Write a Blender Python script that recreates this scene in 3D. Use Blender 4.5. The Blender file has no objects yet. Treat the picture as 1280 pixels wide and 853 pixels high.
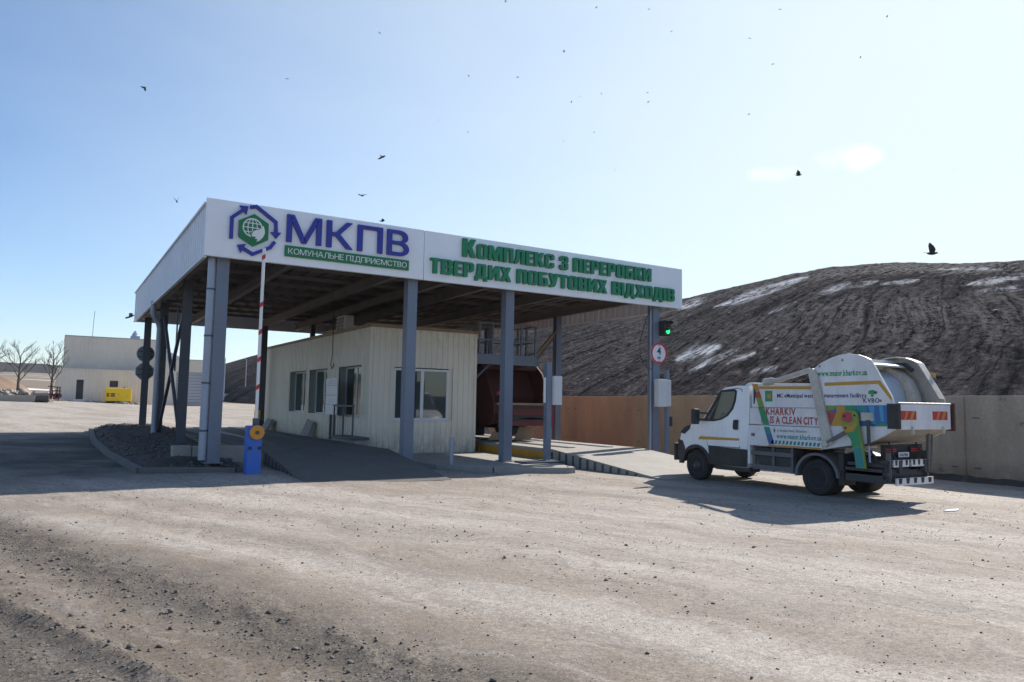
import bpy, bmesh, math, random
import numpy as np
from mathutils import Vector, Matrix
from mathutils.geometry import tessellate_polygon
random.seed(7); rng = np.random.default_rng(11)
R = math.radians
SC = bpy.context.scene
COL = SC.collection

# ------------------------------------------------------------------ camera
YAW, PITCH, ROLL = R(-31.6767), R(4.88995), R(0.9984)
fw = Vector((-math.sin(YAW)*math.cos(PITCH), math.cos(YAW)*math.cos(PITCH), math.sin(PITCH)))
r0 = Vector((math.cos(YAW), math.sin(YAW), 0)); u0 = r0.cross(fw)
rr = math.cos(ROLL)*r0 + math.sin(ROLL)*u0; uu = -math.sin(ROLL)*r0 + math.cos(ROLL)*u0
cd = bpy.data.cameras.new('camera'); cam = bpy.data.objects.new('camera', cd); COL.objects.link(cam)
cd.lens = 25.93; cd.sensor_width = 36; cd.clip_start = 0.1; cd.clip_end = 9000
m4 = Matrix((rr, uu, -fw)).transposed().to_4x4(); m4.translation = (0, 0, 1.7); cam.matrix_world = m4
SC.camera = cam

# ------------------------------------------------------------------ light
SUN = Vector((8.57, 2.2, 6.15)).normalized()
EL = math.asin(SUN.z); AZ = math.atan2(SUN.x, SUN.y)
W = bpy.data.worlds.new('World'); SC.world = W; W.use_nodes = True
nt = W.node_tree; bg = nt.nodes['Background']
sky = nt.nodes.new('ShaderNodeTexSky'); sky.sky_type = 'NISHITA'; sky.sun_disc = False
sky.sun_elevation = EL; sky.sun_rotation = AZ; sky.air_density = 0.95; sky.dust_density = 0.4; sky.ozone_density = 3.6
bg.inputs['Strength'].default_value = 0.106
# a wisp of thin cloud, placed by direction in the sky
tc = nt.nodes.new('ShaderNodeTexCoord')
def cloud(az, el, su, sv, prev):
    d = Vector((math.sin(az)*math.cos(el), math.cos(az)*math.cos(el), math.sin(el)))
    h = Vector((math.cos(az), -math.sin(az), 0)); v = h.cross(d) if h.cross(d).z > 0 else d.cross(h)
    def dot(vec, k):
        n = nt.nodes.new('ShaderNodeVectorMath'); n.operation = 'DOT_PRODUCT'; n.inputs[1].default_value = vec*k
        nt.links.new(tc.outputs['Generated'], n.inputs[0]); return n.outputs['Value']
    off = d.dot(v)
    def sq(o):
        n = nt.nodes.new('ShaderNodeMath'); n.operation = 'POWER'; n.inputs[1].default_value = 2; 
        a = nt.nodes.new('ShaderNodeMath'); a.operation = 'ABSOLUTE'; nt.links.new(o, a.inputs[0]); nt.links.new(a.outputs[0], n.inputs[0]); return n.outputs[0]
    s = nt.nodes.new('ShaderNodeMath'); nt.links.new(sq(dot(h, 1/su)), s.inputs[0]); nt.links.new(sq(dot(v, 1/sv)), s.inputs[1])
    nz = nt.nodes.new('ShaderNodeTexNoise'); nz.inputs['Scale'].default_value = 22; nz.inputs['Detail'].default_value = 5
    nt.links.new(tc.outputs['Generated'], nz.inputs['Vector'])
    mm = nt.nodes.new('ShaderNodeMath'); mm.operation = 'MULTIPLY_ADD'; mm.inputs[1].default_value = 4.4
    nt.links.new(nz.outputs['Fac'], mm.inputs[0]); mm.inputs[2].default_value = -2.2
    ad = nt.nodes.new('ShaderNodeMath'); nt.links.new(s.outputs[0], ad.inputs[0]); nt.links.new(mm.outputs[0], ad.inputs[1])
    mr = nt.nodes.new('ShaderNodeMapRange'); mr.inputs['From Min'].default_value = 1.0; mr.inputs['From Max'].default_value = -0.2
    mr.inputs['To Max'].default_value = 0.3; nt.links.new(ad.outputs[0], mr.inputs['Value'])
    mx = nt.nodes.new('ShaderNodeMix'); mx.data_type = 'RGBA'; mx.inputs[7].default_value = (9, 9, 9.1, 1)
    nt.links.new(mr.outputs[0], mx.inputs[0]); nt.links.new(prev, mx.inputs[6]); return mx.outputs[2]
# glare mixed into the sky colour as a white veil, thickest towards the sun and thinning out to the left
vd = Vector((math.sin(R(62))*math.cos(R(16)), math.cos(R(62))*math.cos(R(16)), math.sin(R(16))))
dn = nt.nodes.new('ShaderNodeVectorMath'); dn.operation = 'DOT_PRODUCT'; dn.inputs[1].default_value = vd; nt.links.new(tc.outputs['Generated'], dn.inputs[0])
ac_ = nt.nodes.new('ShaderNodeMath'); ac_.operation = 'ARCCOSINE'; nt.links.new(dn.outputs['Value'], ac_.inputs[0])
vz = nt.nodes.new('ShaderNodeTexNoise'); vz.inputs['Scale'].default_value = 3.0; vz.inputs['Detail'].default_value = 5
vm = nt.nodes.new('ShaderNodeMapping'); vm.inputs['Scale'].default_value = (1, 1, 3.5); nt.links.new(tc.outputs['Generated'], vm.inputs['Vector']); nt.links.new(vm.outputs[0], vz.inputs['Vector'])
va = nt.nodes.new('ShaderNodeMath'); va.operation = 'MULTIPLY_ADD'; va.inputs[1].default_value = .22; nt.links.new(vz.outputs['Fac'], va.inputs[0]); nt.links.new(ac_.outputs[0], va.inputs[2])
vr_ = nt.nodes.new('ShaderNodeMapRange'); vr_.inputs['From Min'].default_value = R(70); vr_.inputs['From Max'].default_value = R(14); vr_.inputs['To Max'].default_value = .92
nt.links.new(va.outputs[0], vr_.inputs['Value'])
vx = nt.nodes.new('ShaderNodeMix'); vx.data_type = 'RGBA'; vx.inputs[7].default_value = (4.75, 5.45, 5.75, 1)
nt.links.new(vr_.outputs[0], vx.inputs[0]); nt.links.new(sky.outputs['Color'], vx.inputs[6])
c = cloud(R(56.5), R(17.6), 0.040, 0.016, vx.outputs[2])
c = cloud(R(51.5), R(17.0), 0.045, 0.011, c)
nt.links.new(c, bg.inputs['Color'])
sl = bpy.data.lights.new('sun', 'SUN'); sl.energy = 5.0; sl.angle = R(0.53); sl.color = (1, 0.93, 0.84)
so = bpy.data.objects.new('sun', sl); COL.objects.link(so); so.rotation_euler = SUN.to_track_quat('Z', 'Y').to_euler()
SC.view_settings.view_transform = 'Standard'; SC.view_settings.look = 'None'; SC.view_settings.gamma = 1
SC.view_settings.exposure = 0.74

# ------------------------------------------------------------------ helpers
def ss(a, b, x):
    t = np.clip((x-a)/(b-a), 0, 1); return t*t*(3-2*t)
def _h(ix, iy, seed):
    n = (ix.astype(np.int64)*374761393 + iy.astype(np.int64)*668265263 + seed*1442695041) & 0x7fffffff
    n = ((n ^ (n >> 13))*1274126177) & 0x7fffffff
    return ((n ^ (n >> 16)) & 0xffff)/65535.0
def vn(x, y, seed=0):
    x = np.asarray(x, float); y = np.asarray(y, float)
    ix = np.floor(x); iy = np.floor(y); fx = x-ix; fy = y-iy; fx = fx*fx*(3-2*fx); fy = fy*fy*(3-2*fy)
    a = _h(ix, iy, seed); b = _h(ix+1, iy, seed); c_ = _h(ix, iy+1, seed); d = _h(ix+1, iy+1, seed)
    return (a*(1-fx)+b*fx)*(1-fy)+(c_*(1-fx)+d*fx)*fy
def fbm(x, y, o=4, seed=0):
    s = 0; a = .5
    for k in range(o):
        s = s+a*vn(x*2**k, y*2**k, seed+k); a *= .5
    return s
def G(x, y):
    """height of the yard: flat by the road, a gentle grade up to the far left"""
    x = np.asarray(x, float); y = np.asarray(y, float)
    w = np.maximum(1-ss(4.5, 8.5, x), ss(36, 46, y))
    g = w*(.12*ss(13.5, 17, y)+.0155*np.clip(y-17.5, 0, 85))
    g = g + np.clip(4-x, -8, 25)*.035*ss(40, 85, y)
    g = g + .0285*np.clip(y-105, 0, 900)*(1-ss(10, 40, x-.12*y))*ss(105, 160, y)
    return g
def g1(x, y): return float(G(x, y))

class N:
    """tiny node wrapper"""
    def __init__(s, name):
        s.m = bpy.data.materials.new(name); s.m.use_nodes = True; s.t = s.m.node_tree
        s.b = s.t.nodes['Principled BSDF']; s.co = s.t.nodes.new('ShaderNodeTexCoord').outputs['Object']
    def new(s, kind): return s.t.nodes.new('ShaderNode'+kind)
    def ln(s, a, b): s.t.links.new(a, b)
    def mapv(s, scale=(1, 1, 1), rot=(0, 0, 0), src=None):
        n = s.new('Mapping'); n.inputs['Scale'].default_value = scale; n.inputs['Rotation'].default_value = rot
        s.ln(src or s.co, n.inputs['Vector']); return n.outputs[0]
    def noise(s, scale, detail=4, rough=.55, vec=None):
        n = s.new('TexNoise'); n.inputs['Scale'].default_value = scale; n.inputs['Detail'].default_value = detail
        n.inputs['Roughness'].default_value = rough; s.ln(vec or s.co, n.inputs['Vector']); return n.outputs['Fac']
    def rng(s, v, a, b, c=0, d=1):
        n = s.new('MapRange'); n.inputs['From Min'].default_value = a; n.inputs['From Max'].default_value = b
        n.inputs['To Min'].default_value = c; n.inputs['To Max'].default_value = d; s.ln(v, n.inputs['Value']); return n.outputs[0]
    def math(s, op, a, b=None):
        n = s.new('Math'); n.operation = op
        for i, q in enumerate((a, b)):
            if q is None: continue
            if isinstance(q, (int, float)): n.inputs[i].default_value = q
            else: s.ln(q, n.inputs[i])
        return n.outputs[0]
    def mix(s, f, a, b, mode='MIX'):
        n = s.new('Mix'); n.data_type = 'RGBA'; n.blend_type = mode
        for i, q in ((0, f), (6, a), (7, b)):
            if isinstance(q, (int, float)): n.inputs[i].default_value = q
            elif isinstance(q, tuple): n.inputs[i].default_value = (*q, 1) if len(q) == 3 else q
            else: s.ln(q, n.inputs[i])
        return n.outputs[2]
    def bump(s, h, strength=.3, dist=.02):
        n = s.new('Bump'); n.inputs['Strength'].default_value = strength; n.inputs['Distance'].default_value = dist
        s.ln(h, n.inputs['Height']); s.ln(n.outputs[0], s.b.inputs['Normal'])
    def color(s, c):
        if isinstance(c, tuple): s.b.inputs['Base Color'].default_value = (*c, 1)
        else: s.ln(c, s.b.inputs['Base Color'])
    def rough(s, r):
        if isinstance(r, (int, float)): s.b.inputs['Roughness'].default_value = r
        else: s.ln(r, s.b.inputs['Roughness'])

def paint(name, c, rough=.5, dirt=.25, dcol=(.16, .13, .1), scale=3, streak=True, metal=0, bump=.05):
    """painted or bare surface with uneven dirt"""
    n = N(name)
    v = n.mapv((scale, scale, scale*.25 if streak else scale))
    a = n.noise(1.0, 6, .65, v); b = n.noise(9*scale, 3, .6)
    f = n.rng(n.math('ADD', n.math('MULTIPLY', a, .75), n.math('MULTIPLY', b, .25)), .42, .75, 0, dirt)
    n.color(n.mix(f, n.mix(n.noise(.7*scale, 2), tuple(x*.9 for x in c), tuple(min(1, x*1.08) for x in c)), dcol))
    n.rough(n.rng(b, .3, .7, max(.05, rough-.1), min(1, rough+.15))); n.b.inputs['Metallic'].default_value = metal
    if bump: n.bump(b, bump, .01)
    return n.m

M = {}
M['white_panel'] = paint('white_panel', (.83, .85, .89), .38, .12, (.4, .38, .35), 1.2)
M['clad'] = paint('beige_cladding', (.74, .69, .60), .5, .25, (.25, .21, .16), 1.5)
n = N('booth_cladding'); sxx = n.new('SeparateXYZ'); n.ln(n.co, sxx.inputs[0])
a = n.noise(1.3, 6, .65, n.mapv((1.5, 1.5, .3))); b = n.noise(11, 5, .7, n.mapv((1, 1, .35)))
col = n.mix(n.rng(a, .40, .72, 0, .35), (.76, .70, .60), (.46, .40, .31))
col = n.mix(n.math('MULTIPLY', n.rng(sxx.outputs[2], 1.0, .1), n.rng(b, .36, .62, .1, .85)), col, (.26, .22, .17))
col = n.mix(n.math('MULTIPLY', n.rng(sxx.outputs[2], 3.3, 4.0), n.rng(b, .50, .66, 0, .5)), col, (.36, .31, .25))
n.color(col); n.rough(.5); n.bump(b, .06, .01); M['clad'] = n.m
M['clad_far'] = paint('pale_cladding', (.74, .66, .55), .55, .2, (.3, .26, .2), .5)
M['fascia_side'] = paint('side_fascia_sheet', (.70, .73, .80), .5, .15, (.4, .4, .4), 1.5)
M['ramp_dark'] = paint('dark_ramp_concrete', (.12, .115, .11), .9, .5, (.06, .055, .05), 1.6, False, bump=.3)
M['clad_grey'] = paint('grey_cladding', (.40, .41, .46), .5, .15, (.25, .24, .22), 1.5)
M['cabinet'] = paint('cabinet_grey', (.58, .59, .61), .45, .3, (.3, .28, .25), 3)
M['steel'] = paint('blue_grey_steel', (.155, .19, .255), .5, .4, (.12, .10, .085), 2)
M['steel_dark'] = paint('dark_steel', (.07, .078, .10), .55, .3, (.1, .08, .06), 2)
M['pipe'] = paint('galvanised_pipe', (.30, .34, .42), .4, .25, (.16, .15, .14), 2, metal=.2)
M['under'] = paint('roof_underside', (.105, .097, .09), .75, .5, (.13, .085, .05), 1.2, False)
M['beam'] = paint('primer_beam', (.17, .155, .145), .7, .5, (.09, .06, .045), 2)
M['concrete'] = paint('concrete', (.30, .285, .26), .85, .5, (.17, .15, .125), 2, False, bump=.2)
M['kerb_shade'] = paint('shaded_kerb', (.13, .125, .12), .85, .5, (.07, .06, .052), 3, False, bump=.25)  # darker copy of the kerb concrete, the island's shade put into its colour
M['kerb'] = paint('kerb_concrete', (.27, .265, .255), .85, .5, (.16, .14, .12), 3, False, bump=.2)
M['letter_blue'] = paint('blue_letter', (.018, .028, .30), .4, .08, scale=2)
M['letter_green'] = paint('green_letter', (.004, .20, .085), .45, .12, (.02, .1, .05), 3)
M['green_plate'] = paint('green_plate', (.004, .17, .055), .4, .1, (.02, .1, .05), 2)
M['white'] = paint('white_paint', (.72, .72, .73), .4, .2, (.36, .33, .29), 2)
M['white_plain'] = paint('white_letter', (.78, .78, .78), .5, .05, scale=1)
M['cab_white'] = paint('cab_white', (.84, .85, .87), .25, .25, (.36, .32, .27), 1.6)
M['body_white'] = paint('body_white', (.72, .72, .74), .4, .55, (.34, .30, .25), 2.2)
M['hopper'] = paint('hopper_white', (.52, .50, .46), .55, .8, (.2, .145, .095), 3.5, False)
M['blade'] = paint('blade_grey', (.36, .40, .46), .4, .45, (.26, .23, .2), 2.5)
M['belly'] = paint('belly_grey', (.34, .31, .27), .7, .6, (.18, .15, .12), 3)
M['black'] = paint('black_plastic', (.022, .022, .025), .55, .5, (.075, .065, .055), 2, False)
M['chassis'] = paint('chassis_grey', (.05, .05, .055), .65, .5, (.1, .085, .07), 3, False)
M['guard'] = paint('guard_grey', (.13, .13, .14), .6, .5, (.12, .1, .08), 3)
M['rubber'] = paint('tyre_rubber', (.02, .02, .021), .85, .5, (.07, .06, .05), 6, False, bump=.2)
M['rim'] = paint('dirty_rim', (.09, .09, .10), .5, .6, (.07, .06, .05), 6, False, metal=.4)
M['yellow'] = paint('yellow_stripe', (.50, .27, .03), .45, .2, (.3, .2, .08), 3)
M['scale_yellow'] = paint('scale_yellow', (.55, .27, .02), .6, .6, (.13, .07, .03), 2.2, False, bump=.3)
M['scale_worn'] = paint('scale_worn', (.36, .22, .07), .65, .95, (.10, .06, .035), 3.0, False, bump=.3)
M['gen_yellow'] = paint('generator_yellow', (.95, .58, .005), .4, .06, (.3, .2, .05), 1)
M['barrier_blue'] = paint('barrier_blue', (.02, .13, .55), .4, .25, (.1, .1, .12), 3)
M['orange'] = paint('orange_disc', (.65, .26, .02), .35, .2, (.3, .14, .05), 6)
M['red'] = paint('red_paint', (.50, .025, .03), .45, .2, (.2, .05, .04), 4)
M['dark_red'] = paint('red_truck_paint', (.085, .018, .013), .6, .65, (.06, .035, .03), 2.5, False)
M['red_bar'] = paint('red_bar_paint', (.13, .028, .026), .6, .5, (.08, .04, .04), 4, False)
M['rust_tan'] = paint('rusty_tan', (.30, .21, .13), .7, .5, (.12, .07, .04), 3)
M['navy'] = paint('navy_letter', (.02, .035, .15), .5, .15, scale=3)
M['truck_green'] = paint('green_vinyl', (.02, .27, .10), .45, .15, scale=3)
M['lime'] = paint('lime_vinyl', (.20, .30, .05), .45, .15, scale=3)
M['truck_red'] = paint('red_vinyl', (.40, .06, .06), .45, .15, scale=3)
M['orange_v'] = paint('orange_vinyl', (.50, .24, .05), .45, .15, scale=3)
M['blue_v'] = paint('blue_vinyl', (.03, .13, .36), .45, .15, scale=3)
M['sky_v'] = paint('sky_vinyl', (.05, .32, .52), .45, .15, scale=3)
M['teal_v'] = paint('teal_vinyl', (.02, .24, .24), .45, .15, scale=3)
M['grey_text'] = paint('grey_letter', (.13, .15, .16), .5, .1, scale=3)
M['sign_back'] = paint('sign_back', (.20, .24, .27), .5, .3, scale=3)
M['dark_door'] = paint('dark_door', (.035, .037, .045), .6, .2, scale=1)
M['reveal'] = paint('window_reveal', (.30, .33, .31), .6, .2, scale=2)
M['pvc'] = paint('white_pvc', (.72, .73, .75), .35, .15, (.4, .38, .35), 3)
M['tan_seat'] = paint('seat_cloth', (.12, .12, .13), .9, .1, scale=3)
M['bird'] = paint('crow_black', (.018, .018, .022), .7, 0, scale=8)
M['bark'] = paint('bark', (.10, .085, .07), .9, .4, (.05, .04, .035), 8)
M['soil'] = paint('dark_soil', (.055, .048, .042), .95, .6, (.03, .026, .022), 2.5, False, bump=.6)
M['heap'] = paint('brown_heap', (.19, .13, .09), .95, .6, (.13, .085, .055), .6, False, bump=.5)
M['stone'] = paint('rubble_stone', (.28, .26, .23), .9, .5, (.12, .11, .1), 1.5, False, bump=.3)
M['far_snow'] = paint('old_snow', (.75, .77, .8), .8, .2, (.45, .43, .4), 1, False)

def glass(name, tint, rough=.03, trans=0.0):
    n = N(name); n.color(tint); n.rough(rough); n.b.inputs['IOR'].default_value = 1.5
    n.b.inputs['Transmission Weight'].default_value = trans
    if trans: n.b.inputs['IOR'].default_value = 1.02; n.b.inputs['Specular IOR Level'].default_value = .6
    return n.m
M['pane'] = glass('window_pane', (.045, .06, .068), .03); M['pane'].node_tree.nodes['Principled BSDF'].inputs['Specular IOR Level'].default_value = .9
M['pane_green'] = glass('greenish_pane', (.05, .075, .07), .05)
M['cab_glass'] = glass('cab_glass', (.62, .72, .70), .02, .92)
def emit(name, c, s):
    n = N(name); n.color(c); n.b.inputs['Emission Color'].default_value = (*c, 1); n.b.inputs['Emission Strength'].default_value = s; return n.m
M['green_lamp'] = emit('green_lamp', (.02, .6, .2), 1.1)

def empty(name, loc, label=None, cat=None, group=None):
    o = bpy.data.objects.new(name, None); COL.objects.link(o); o.location = loc; o.empty_display_size = .2
    tag(o, label, cat, group); return o
def tag(o, label=None, cat=None, group=None, kind=None):
    for k, v in (('label', label), ('category', cat), ('group', group), ('kind', kind)):
        if v: o[k] = v
    return o
def origin(p):
    v = Vector((0, 0, 0))
    while p is not None: v += p.location; p = p.parent
    return v

class MB:
    def __init__(s): s.v = []; s.f = []
    def add(s, vs, fs):
        b = len(s.v); s.v += [tuple(p) for p in vs]; s.f += [tuple(i+b for i in f) for f in fs]; return s
    def box(s, x0, x1, y0, y1, z0, z1):
        return s.add([(x, y, z) for z in (z0, z1) for y in (y0, y1) for x in (x0, x1)],
                     [(0, 2, 3, 1), (4, 5, 7, 6), (0, 1, 5, 4), (2, 6, 7, 3), (0, 4, 6, 2), (1, 3, 7, 5)])
    def obox(s, c, ax, ay, az):
        c = Vector(c); ax, ay, az = Vector(ax), Vector(ay), Vector(az)
        return s.add([c+i*ax+j*ay+k*az for k in (-1, 1) for j in (-1, 1) for i in (-1, 1)],
                     [(0, 2, 3, 1), (4, 5, 7, 6), (0, 1, 5, 4), (2, 6, 7, 3), (0, 4, 6, 2), (1, 3, 7, 5)])
    def bar(s, p, q, w, h, up=(0, 0, 1)):
        p, q = Vector(p), Vector(q); d = (q-p); L = d.length; d = d/L; up = Vector(up)
        if abs(d.dot(up)) > .98: up = Vector((1, 0, 0))
        sd = d.cross(up).normalized(); u = sd.cross(d)
        return s.obox((p+q)/2, d*L/2, sd*w/2, u*h/2)
    def tube(s, pts, r, n=10, caps=True):
        pts = [Vector(p) for p in pts]; rs = r if isinstance(r, (list, tuple)) else [r]*len(pts)
        b = len(s.v); ref = Vector((0, 0, 1)); 
        d0 = (pts[1]-pts[0]).normalized()
        if abs(d0.z) > .9: ref = Vector((1, 0, 0))
        for i, p in enumerate(pts):
            d = (pts[min(i+1, len(pts)-1)]-pts[max(i-1, 0)]).normalized()
            a = d.cross(ref).normalized(); c_ = a.cross(d)
            for k in range(n):
                t = 2*math.pi*k/n; s.v.append(tuple(p+rs[i]*(math.cos(t)*a+math.sin(t)*c_)))
        for i in range(len(pts)-1):
            for k in range(n):
                s.f.append((b+i*n+k, b+i*n+(k+1) % n, b+(i+1)*n+(k+1) % n, b+(i+1)*n+k))
        if caps:
            s.f.append(tuple(b+k for k in range(n))[::-1]); s.f.append(tuple(b+(len(pts)-1)*n+k for k in range(n)))
        return s
    def lathe(s, c, axis, prof, n=24):
        """prof: list of (along, radius)"""
        c = Vector(c); ax = Vector(axis).normalized(); a = ax.orthogonal().normalized(); b_ = ax.cross(a); b = len(s.v)
        for (l, r) in prof:
            for k in range(n):
                t = 2*math.pi*k/n; s.v.append(tuple(c+ax*l+r*(math.cos(t)*a+math.sin(t)*b_)))
        for i in range(len(prof)-1):
            for k in range(n): s.f.append((b+i*n+k, b+i*n+(k+1) % n, b+(i+1)*n+(k+1) % n, b+(i+1)*n+k))
        s.f.append(tuple(b+k for k in range(n))[::-1]); s.f.append(tuple(b+(len(prof)-1)*n+k for k in range(n)))
        return s
    def prism(s, poly, fn, d0, d1, holes=()):
        """poly in 2-D, fn(u, v, d) -> 3-D, extruded between depths d0 and d1, with holes"""
        rings = [list(poly)]+[list(h) for h in holes]; flat = [p for r_ in rings for p in r_]; n = len(flat); b = len(s.v)
        s.v += [tuple(fn(u, v, d0)) for u, v in flat]+[tuple(fn(u, v, d1)) for u, v in flat]
        for t in tessellate_polygon([[Vector((u, v, 0)) for u, v in r_] for r_ in rings]):
            s.f.append((b+t[0], b+t[1], b+t[2])); s.f.append((b+n+t[2], b+n+t[1], b+n+t[0]))
        k = 0
        for r_ in rings:
            m = len(r_)
            for i in range(m): s.f.append((b+k+i, b+k+(i+1) % m, b+n+k+(i+1) % m, b+n+k+i))
            k += m
        return s
    def corr(s, L, z0, z1, fn, pitch=.2, depth=.02, holes=(), step=None):
        """corrugated sheet along u in 0..L (fn(u, v, d)); holes are (u0, u1, v0, v1)"""
        us = set([0, L]); k = 0
        while k*pitch < L:
            for o in (0, .44, .5, .94): 
                u = (k+o)*pitch
                if u < L: us.add(round(u, 4))
            k += 1
        for h in holes: us.add(h[0]); us.add(h[1])
        us = sorted(us)
        def dep(u):
            t = (u/pitch) % 1.0
            if t < .44: return 0
            if t < .5: return depth*(t-.44)/.06
            if t < .94: return depth
            return depth*(1-(t-.94)/.06)
        for a, b in zip(us[:-1], us[1:]):
            if b-a < 1e-5: continue
            mid = (a+b)/2; iv = [(z0, z1)]
            for h in holes:
                if h[0] < mid < h[1]:
                    nv = []
                    for (p, q) in iv:
                        if h[2] > p: nv.append((p, min(q, h[2])))
                        if h[3] < q: nv.append((max(p, h[3]), q))
                    iv = nv
            for (p, q) in iv:
                s.add([fn(a, p, dep(a)), fn(b, p, dep(b)), fn(b, q, dep(b)), fn(a, q, dep(a))], [(0, 1, 2, 3)])
        return s
    def build(s, name, mat, parent=None, smooth=False, bevel=0, fix=True):
        o_ = origin(parent) if parent else Vector((0, 0, 0))
        me = bpy.data.meshes.new(name); me.from_pydata([(p[0]-o_.x, p[1]-o_.y, p[2]-o_.z) for p in s.v], [], s.f)
        if fix:
            bm = bmesh.new(); bm.from_mesh(me); bmesh.ops.recalc_face_normals(bm, faces=bm.faces); bm.to_mesh(me); bm.free()
        me.materials.append(M[mat] if isinstance(mat, str) else mat)
        if smooth:
            me.shade_smooth() if hasattr(me, 'shade_smooth') else None
            try: me.set_sharp_from_angle(angle=R(40))
            except Exception: pass
        o = bpy.data.objects.new(name, me); COL.objects.link(o)
        if parent: o.parent = parent
        if bevel:
            b = o.modifiers.new('bevel', 'BEVEL'); b.width = bevel; b.segments = 2; b.limit_method = 'ANGLE'
        return o
def struct(o, name=None):
    o['kind'] = 'structure'; return o
def grid(name, mat, X, Y, Z, smooth=True):
    n, m = X.shape; me = bpy.data.meshes.new(name); nv = n*m
    co = np.stack([X, Y, Z], -1).reshape(-1, 3).astype(np.float32)
    i = np.arange(n-1)[:, None]*m+np.arange(m-1)[None, :]; q = np.stack([i, i+m, i+m+1, i+1], -1).reshape(-1)
    nf = (n-1)*(m-1); me.vertices.add(nv); me.vertices.foreach_set('co', co.ravel())
    me.loops.add(nf*4); me.loops.foreach_set('vertex_index', q.astype(np.int32))
    me.polygons.add(nf); me.polygons.foreach_set('loop_start', np.arange(nf, dtype=np.int32)*4)
    me.update(calc_edges=True); me.validate()
    if smooth: me.polygons.foreach_set('use_smooth', np.ones(nf, bool))
    me.materials.append(M[mat] if isinstance(mat, str) else mat)
    o = bpy.data.objects.new(name, me); COL.objects.link(o); return o

# text ---------------------------------------------------------------------
_tc = bpy.data.curves.new('lettering_source', 'FONT'); _to = bpy.data.objects.new('lettering_source', _tc); COL.objects.link(_to)
_tc.resolution_u = 3
_cache = {}
def glyph(ch, off=0, ext=.05):
    key = (ch, off, ext)
    if key not in _cache:
        _tc.body = ch; _tc.offset = off; _tc.extrude = ext
        dg = bpy.context.evaluated_depsgraph_get(); dg.update()
        me = bpy.data.meshes.new_from_object(_to.evaluated_get(dg))
        vs = [tuple(v.co) for v in me.vertices]; fs = [tuple(p.vertices) for p in me.polygons]; bpy.data.meshes.remove(me)
        x0 = min((v[0] for v in vs), default=0); x1 = max((v[0] for v in vs), default=0)
        _cache[key] = ([(v[0]-x0, v[1], v[2]) for v in vs], fs, x1-x0)
    return _cache[key]
def line(text, width, height, off=0, gap=.09, space=.26, caps=.728, big=None):
    """yields (glyph verts in metres (u, v, unit depth), faces) for every character of a line set to a width and cap height"""
    k = height/caps; gl = [(None if ch == ' ' else glyph(ch, off)) for ch in text]
    sc = [(big if (big and i == 0) else 1.0) for i in range(len(text))]
    tot = sum((space if g is None else g[2]*q+gap) for g, q in zip(gl, sc))-gap
    sx = width/tot; u = 0; out = []
    for g, q in zip(gl, sc):
        if g is None: u += space*sx; continue
        out.append(([(u+v[0]*sx*q, v[1]*k*q, v[2]/.05) for v in g[0]], g[1])); u += (g[2]*q+gap)*sx
    return out
def sign_text(mb, text, width, height, fn, d0, d1, off=0, **kw):
    for vs, fs in line(text, width, height, off, **kw):
        mb.add([fn(u, v, d0+(d1-d0)*(w+1)/2) for u, v, w in vs], fs)
    return mb

# ================================================================== GROUND
def axis(dense0, dense1, st, lo, hi, grow=1.13):
    a = list(np.arange(dense0, dense1+st/2, st)); d = st; x = a[-1]
    while x < hi: d *= grow; x += d; a.append(x)
    d = st; x = a[0]; b = []
    while x > lo: d *= grow; x -= d; b.append(x)
    return np.array(b[::-1]+a)
ax = axis(-3.0, 15.0, .055, -2500, 2500); ay = axis(2.6, 17.0, .05, -600, 3200)
GX, GY = np.meshgrid(ax, ay, indexing='ij')
S = GX*.94+GY*.342          # across the wheel tracks
T = -GX*.342+GY*.94         # along them
near = (1-ss(16, 26, GY))*(1-ss(16, 19, GX))
h = G(GX, GY)
lum = fbm(S*1.6, T*.12, 4, 3)-.5
h = h+near*.035*lum+near*.018*(fbm(GX*1.3, GY*1.3, 4, 9)-.5)
clod = fbm(GX*9, GY*9, 4, 21)
def band(s0, w): return np.exp(-((S-s0+.25*(fbm(T*.35, T*0, 2, 5)-.5))/w)**2)
rough = band(3.4, .42)+.9*band(2.2, .22)+.6*band(1.5, .3)
rough = np.clip(rough, 0, 1)*(1-ss(9, 14, T))
h = h+rough*(.075*np.clip(clod-.42, 0, 1))*1.6
h = h+(.040*band(2.30, .05)*(.4+1.2*fbm(GX*14, GY*14, 3, 77))-.022*band(2.1, .10))*(1-ss(7.2, 9, T))*(.6+.9*fbm(T*3, T*0, 3, 8))
h = h+(1-ss(20, 60, GX))*.05*(fbm(GX*.15, GY*.15, 3, 33)-.5)*ss(24, 60, GY)
n = N('dusty_yard')
rotS = R(-20)
vs_ = n.mapv((1.3, .07, 1), (0, 0, rotS)); vt = n.mapv((5.5, .16, 1), (0, 0, rotS))
big = n.noise(1, 5, .6, vs_); fine = n.noise(1, 5, .6, vt); cloudy = n.noise(.35, 5, .6); grit = n.noise(55, 4, .7); grit2 = n.noise(240, 2, .6)
sx = n.new('SeparateXYZ'); n.ln(n.co, sx.inputs[0])
sco = n.math('ADD', n.math('MULTIPLY', sx.outputs[0], .94), n.math('MULTIPLY', sx.outputs[1], .342))
sw = n.math('ADD', sco, n.math('MULTIPLY', n.math('SUBTRACT', n.noise(.5, 3), .5), 3.0))
side = n.rng(sw, 2.6, 7.0)
side.node.interpolation_type = 'SMOOTHSTEP'
wob = n.math('SUBTRACT', n.noise(.45, 3), .5); wob2 = n.math('SUBTRACT', n.noise(1.7, 3), .5)
sw2 = n.math('ADD', sco, n.math('ADD', n.math('MULTIPLY', wob, 2.2), n.math('MULTIPLY', wob2, .35)))
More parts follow.
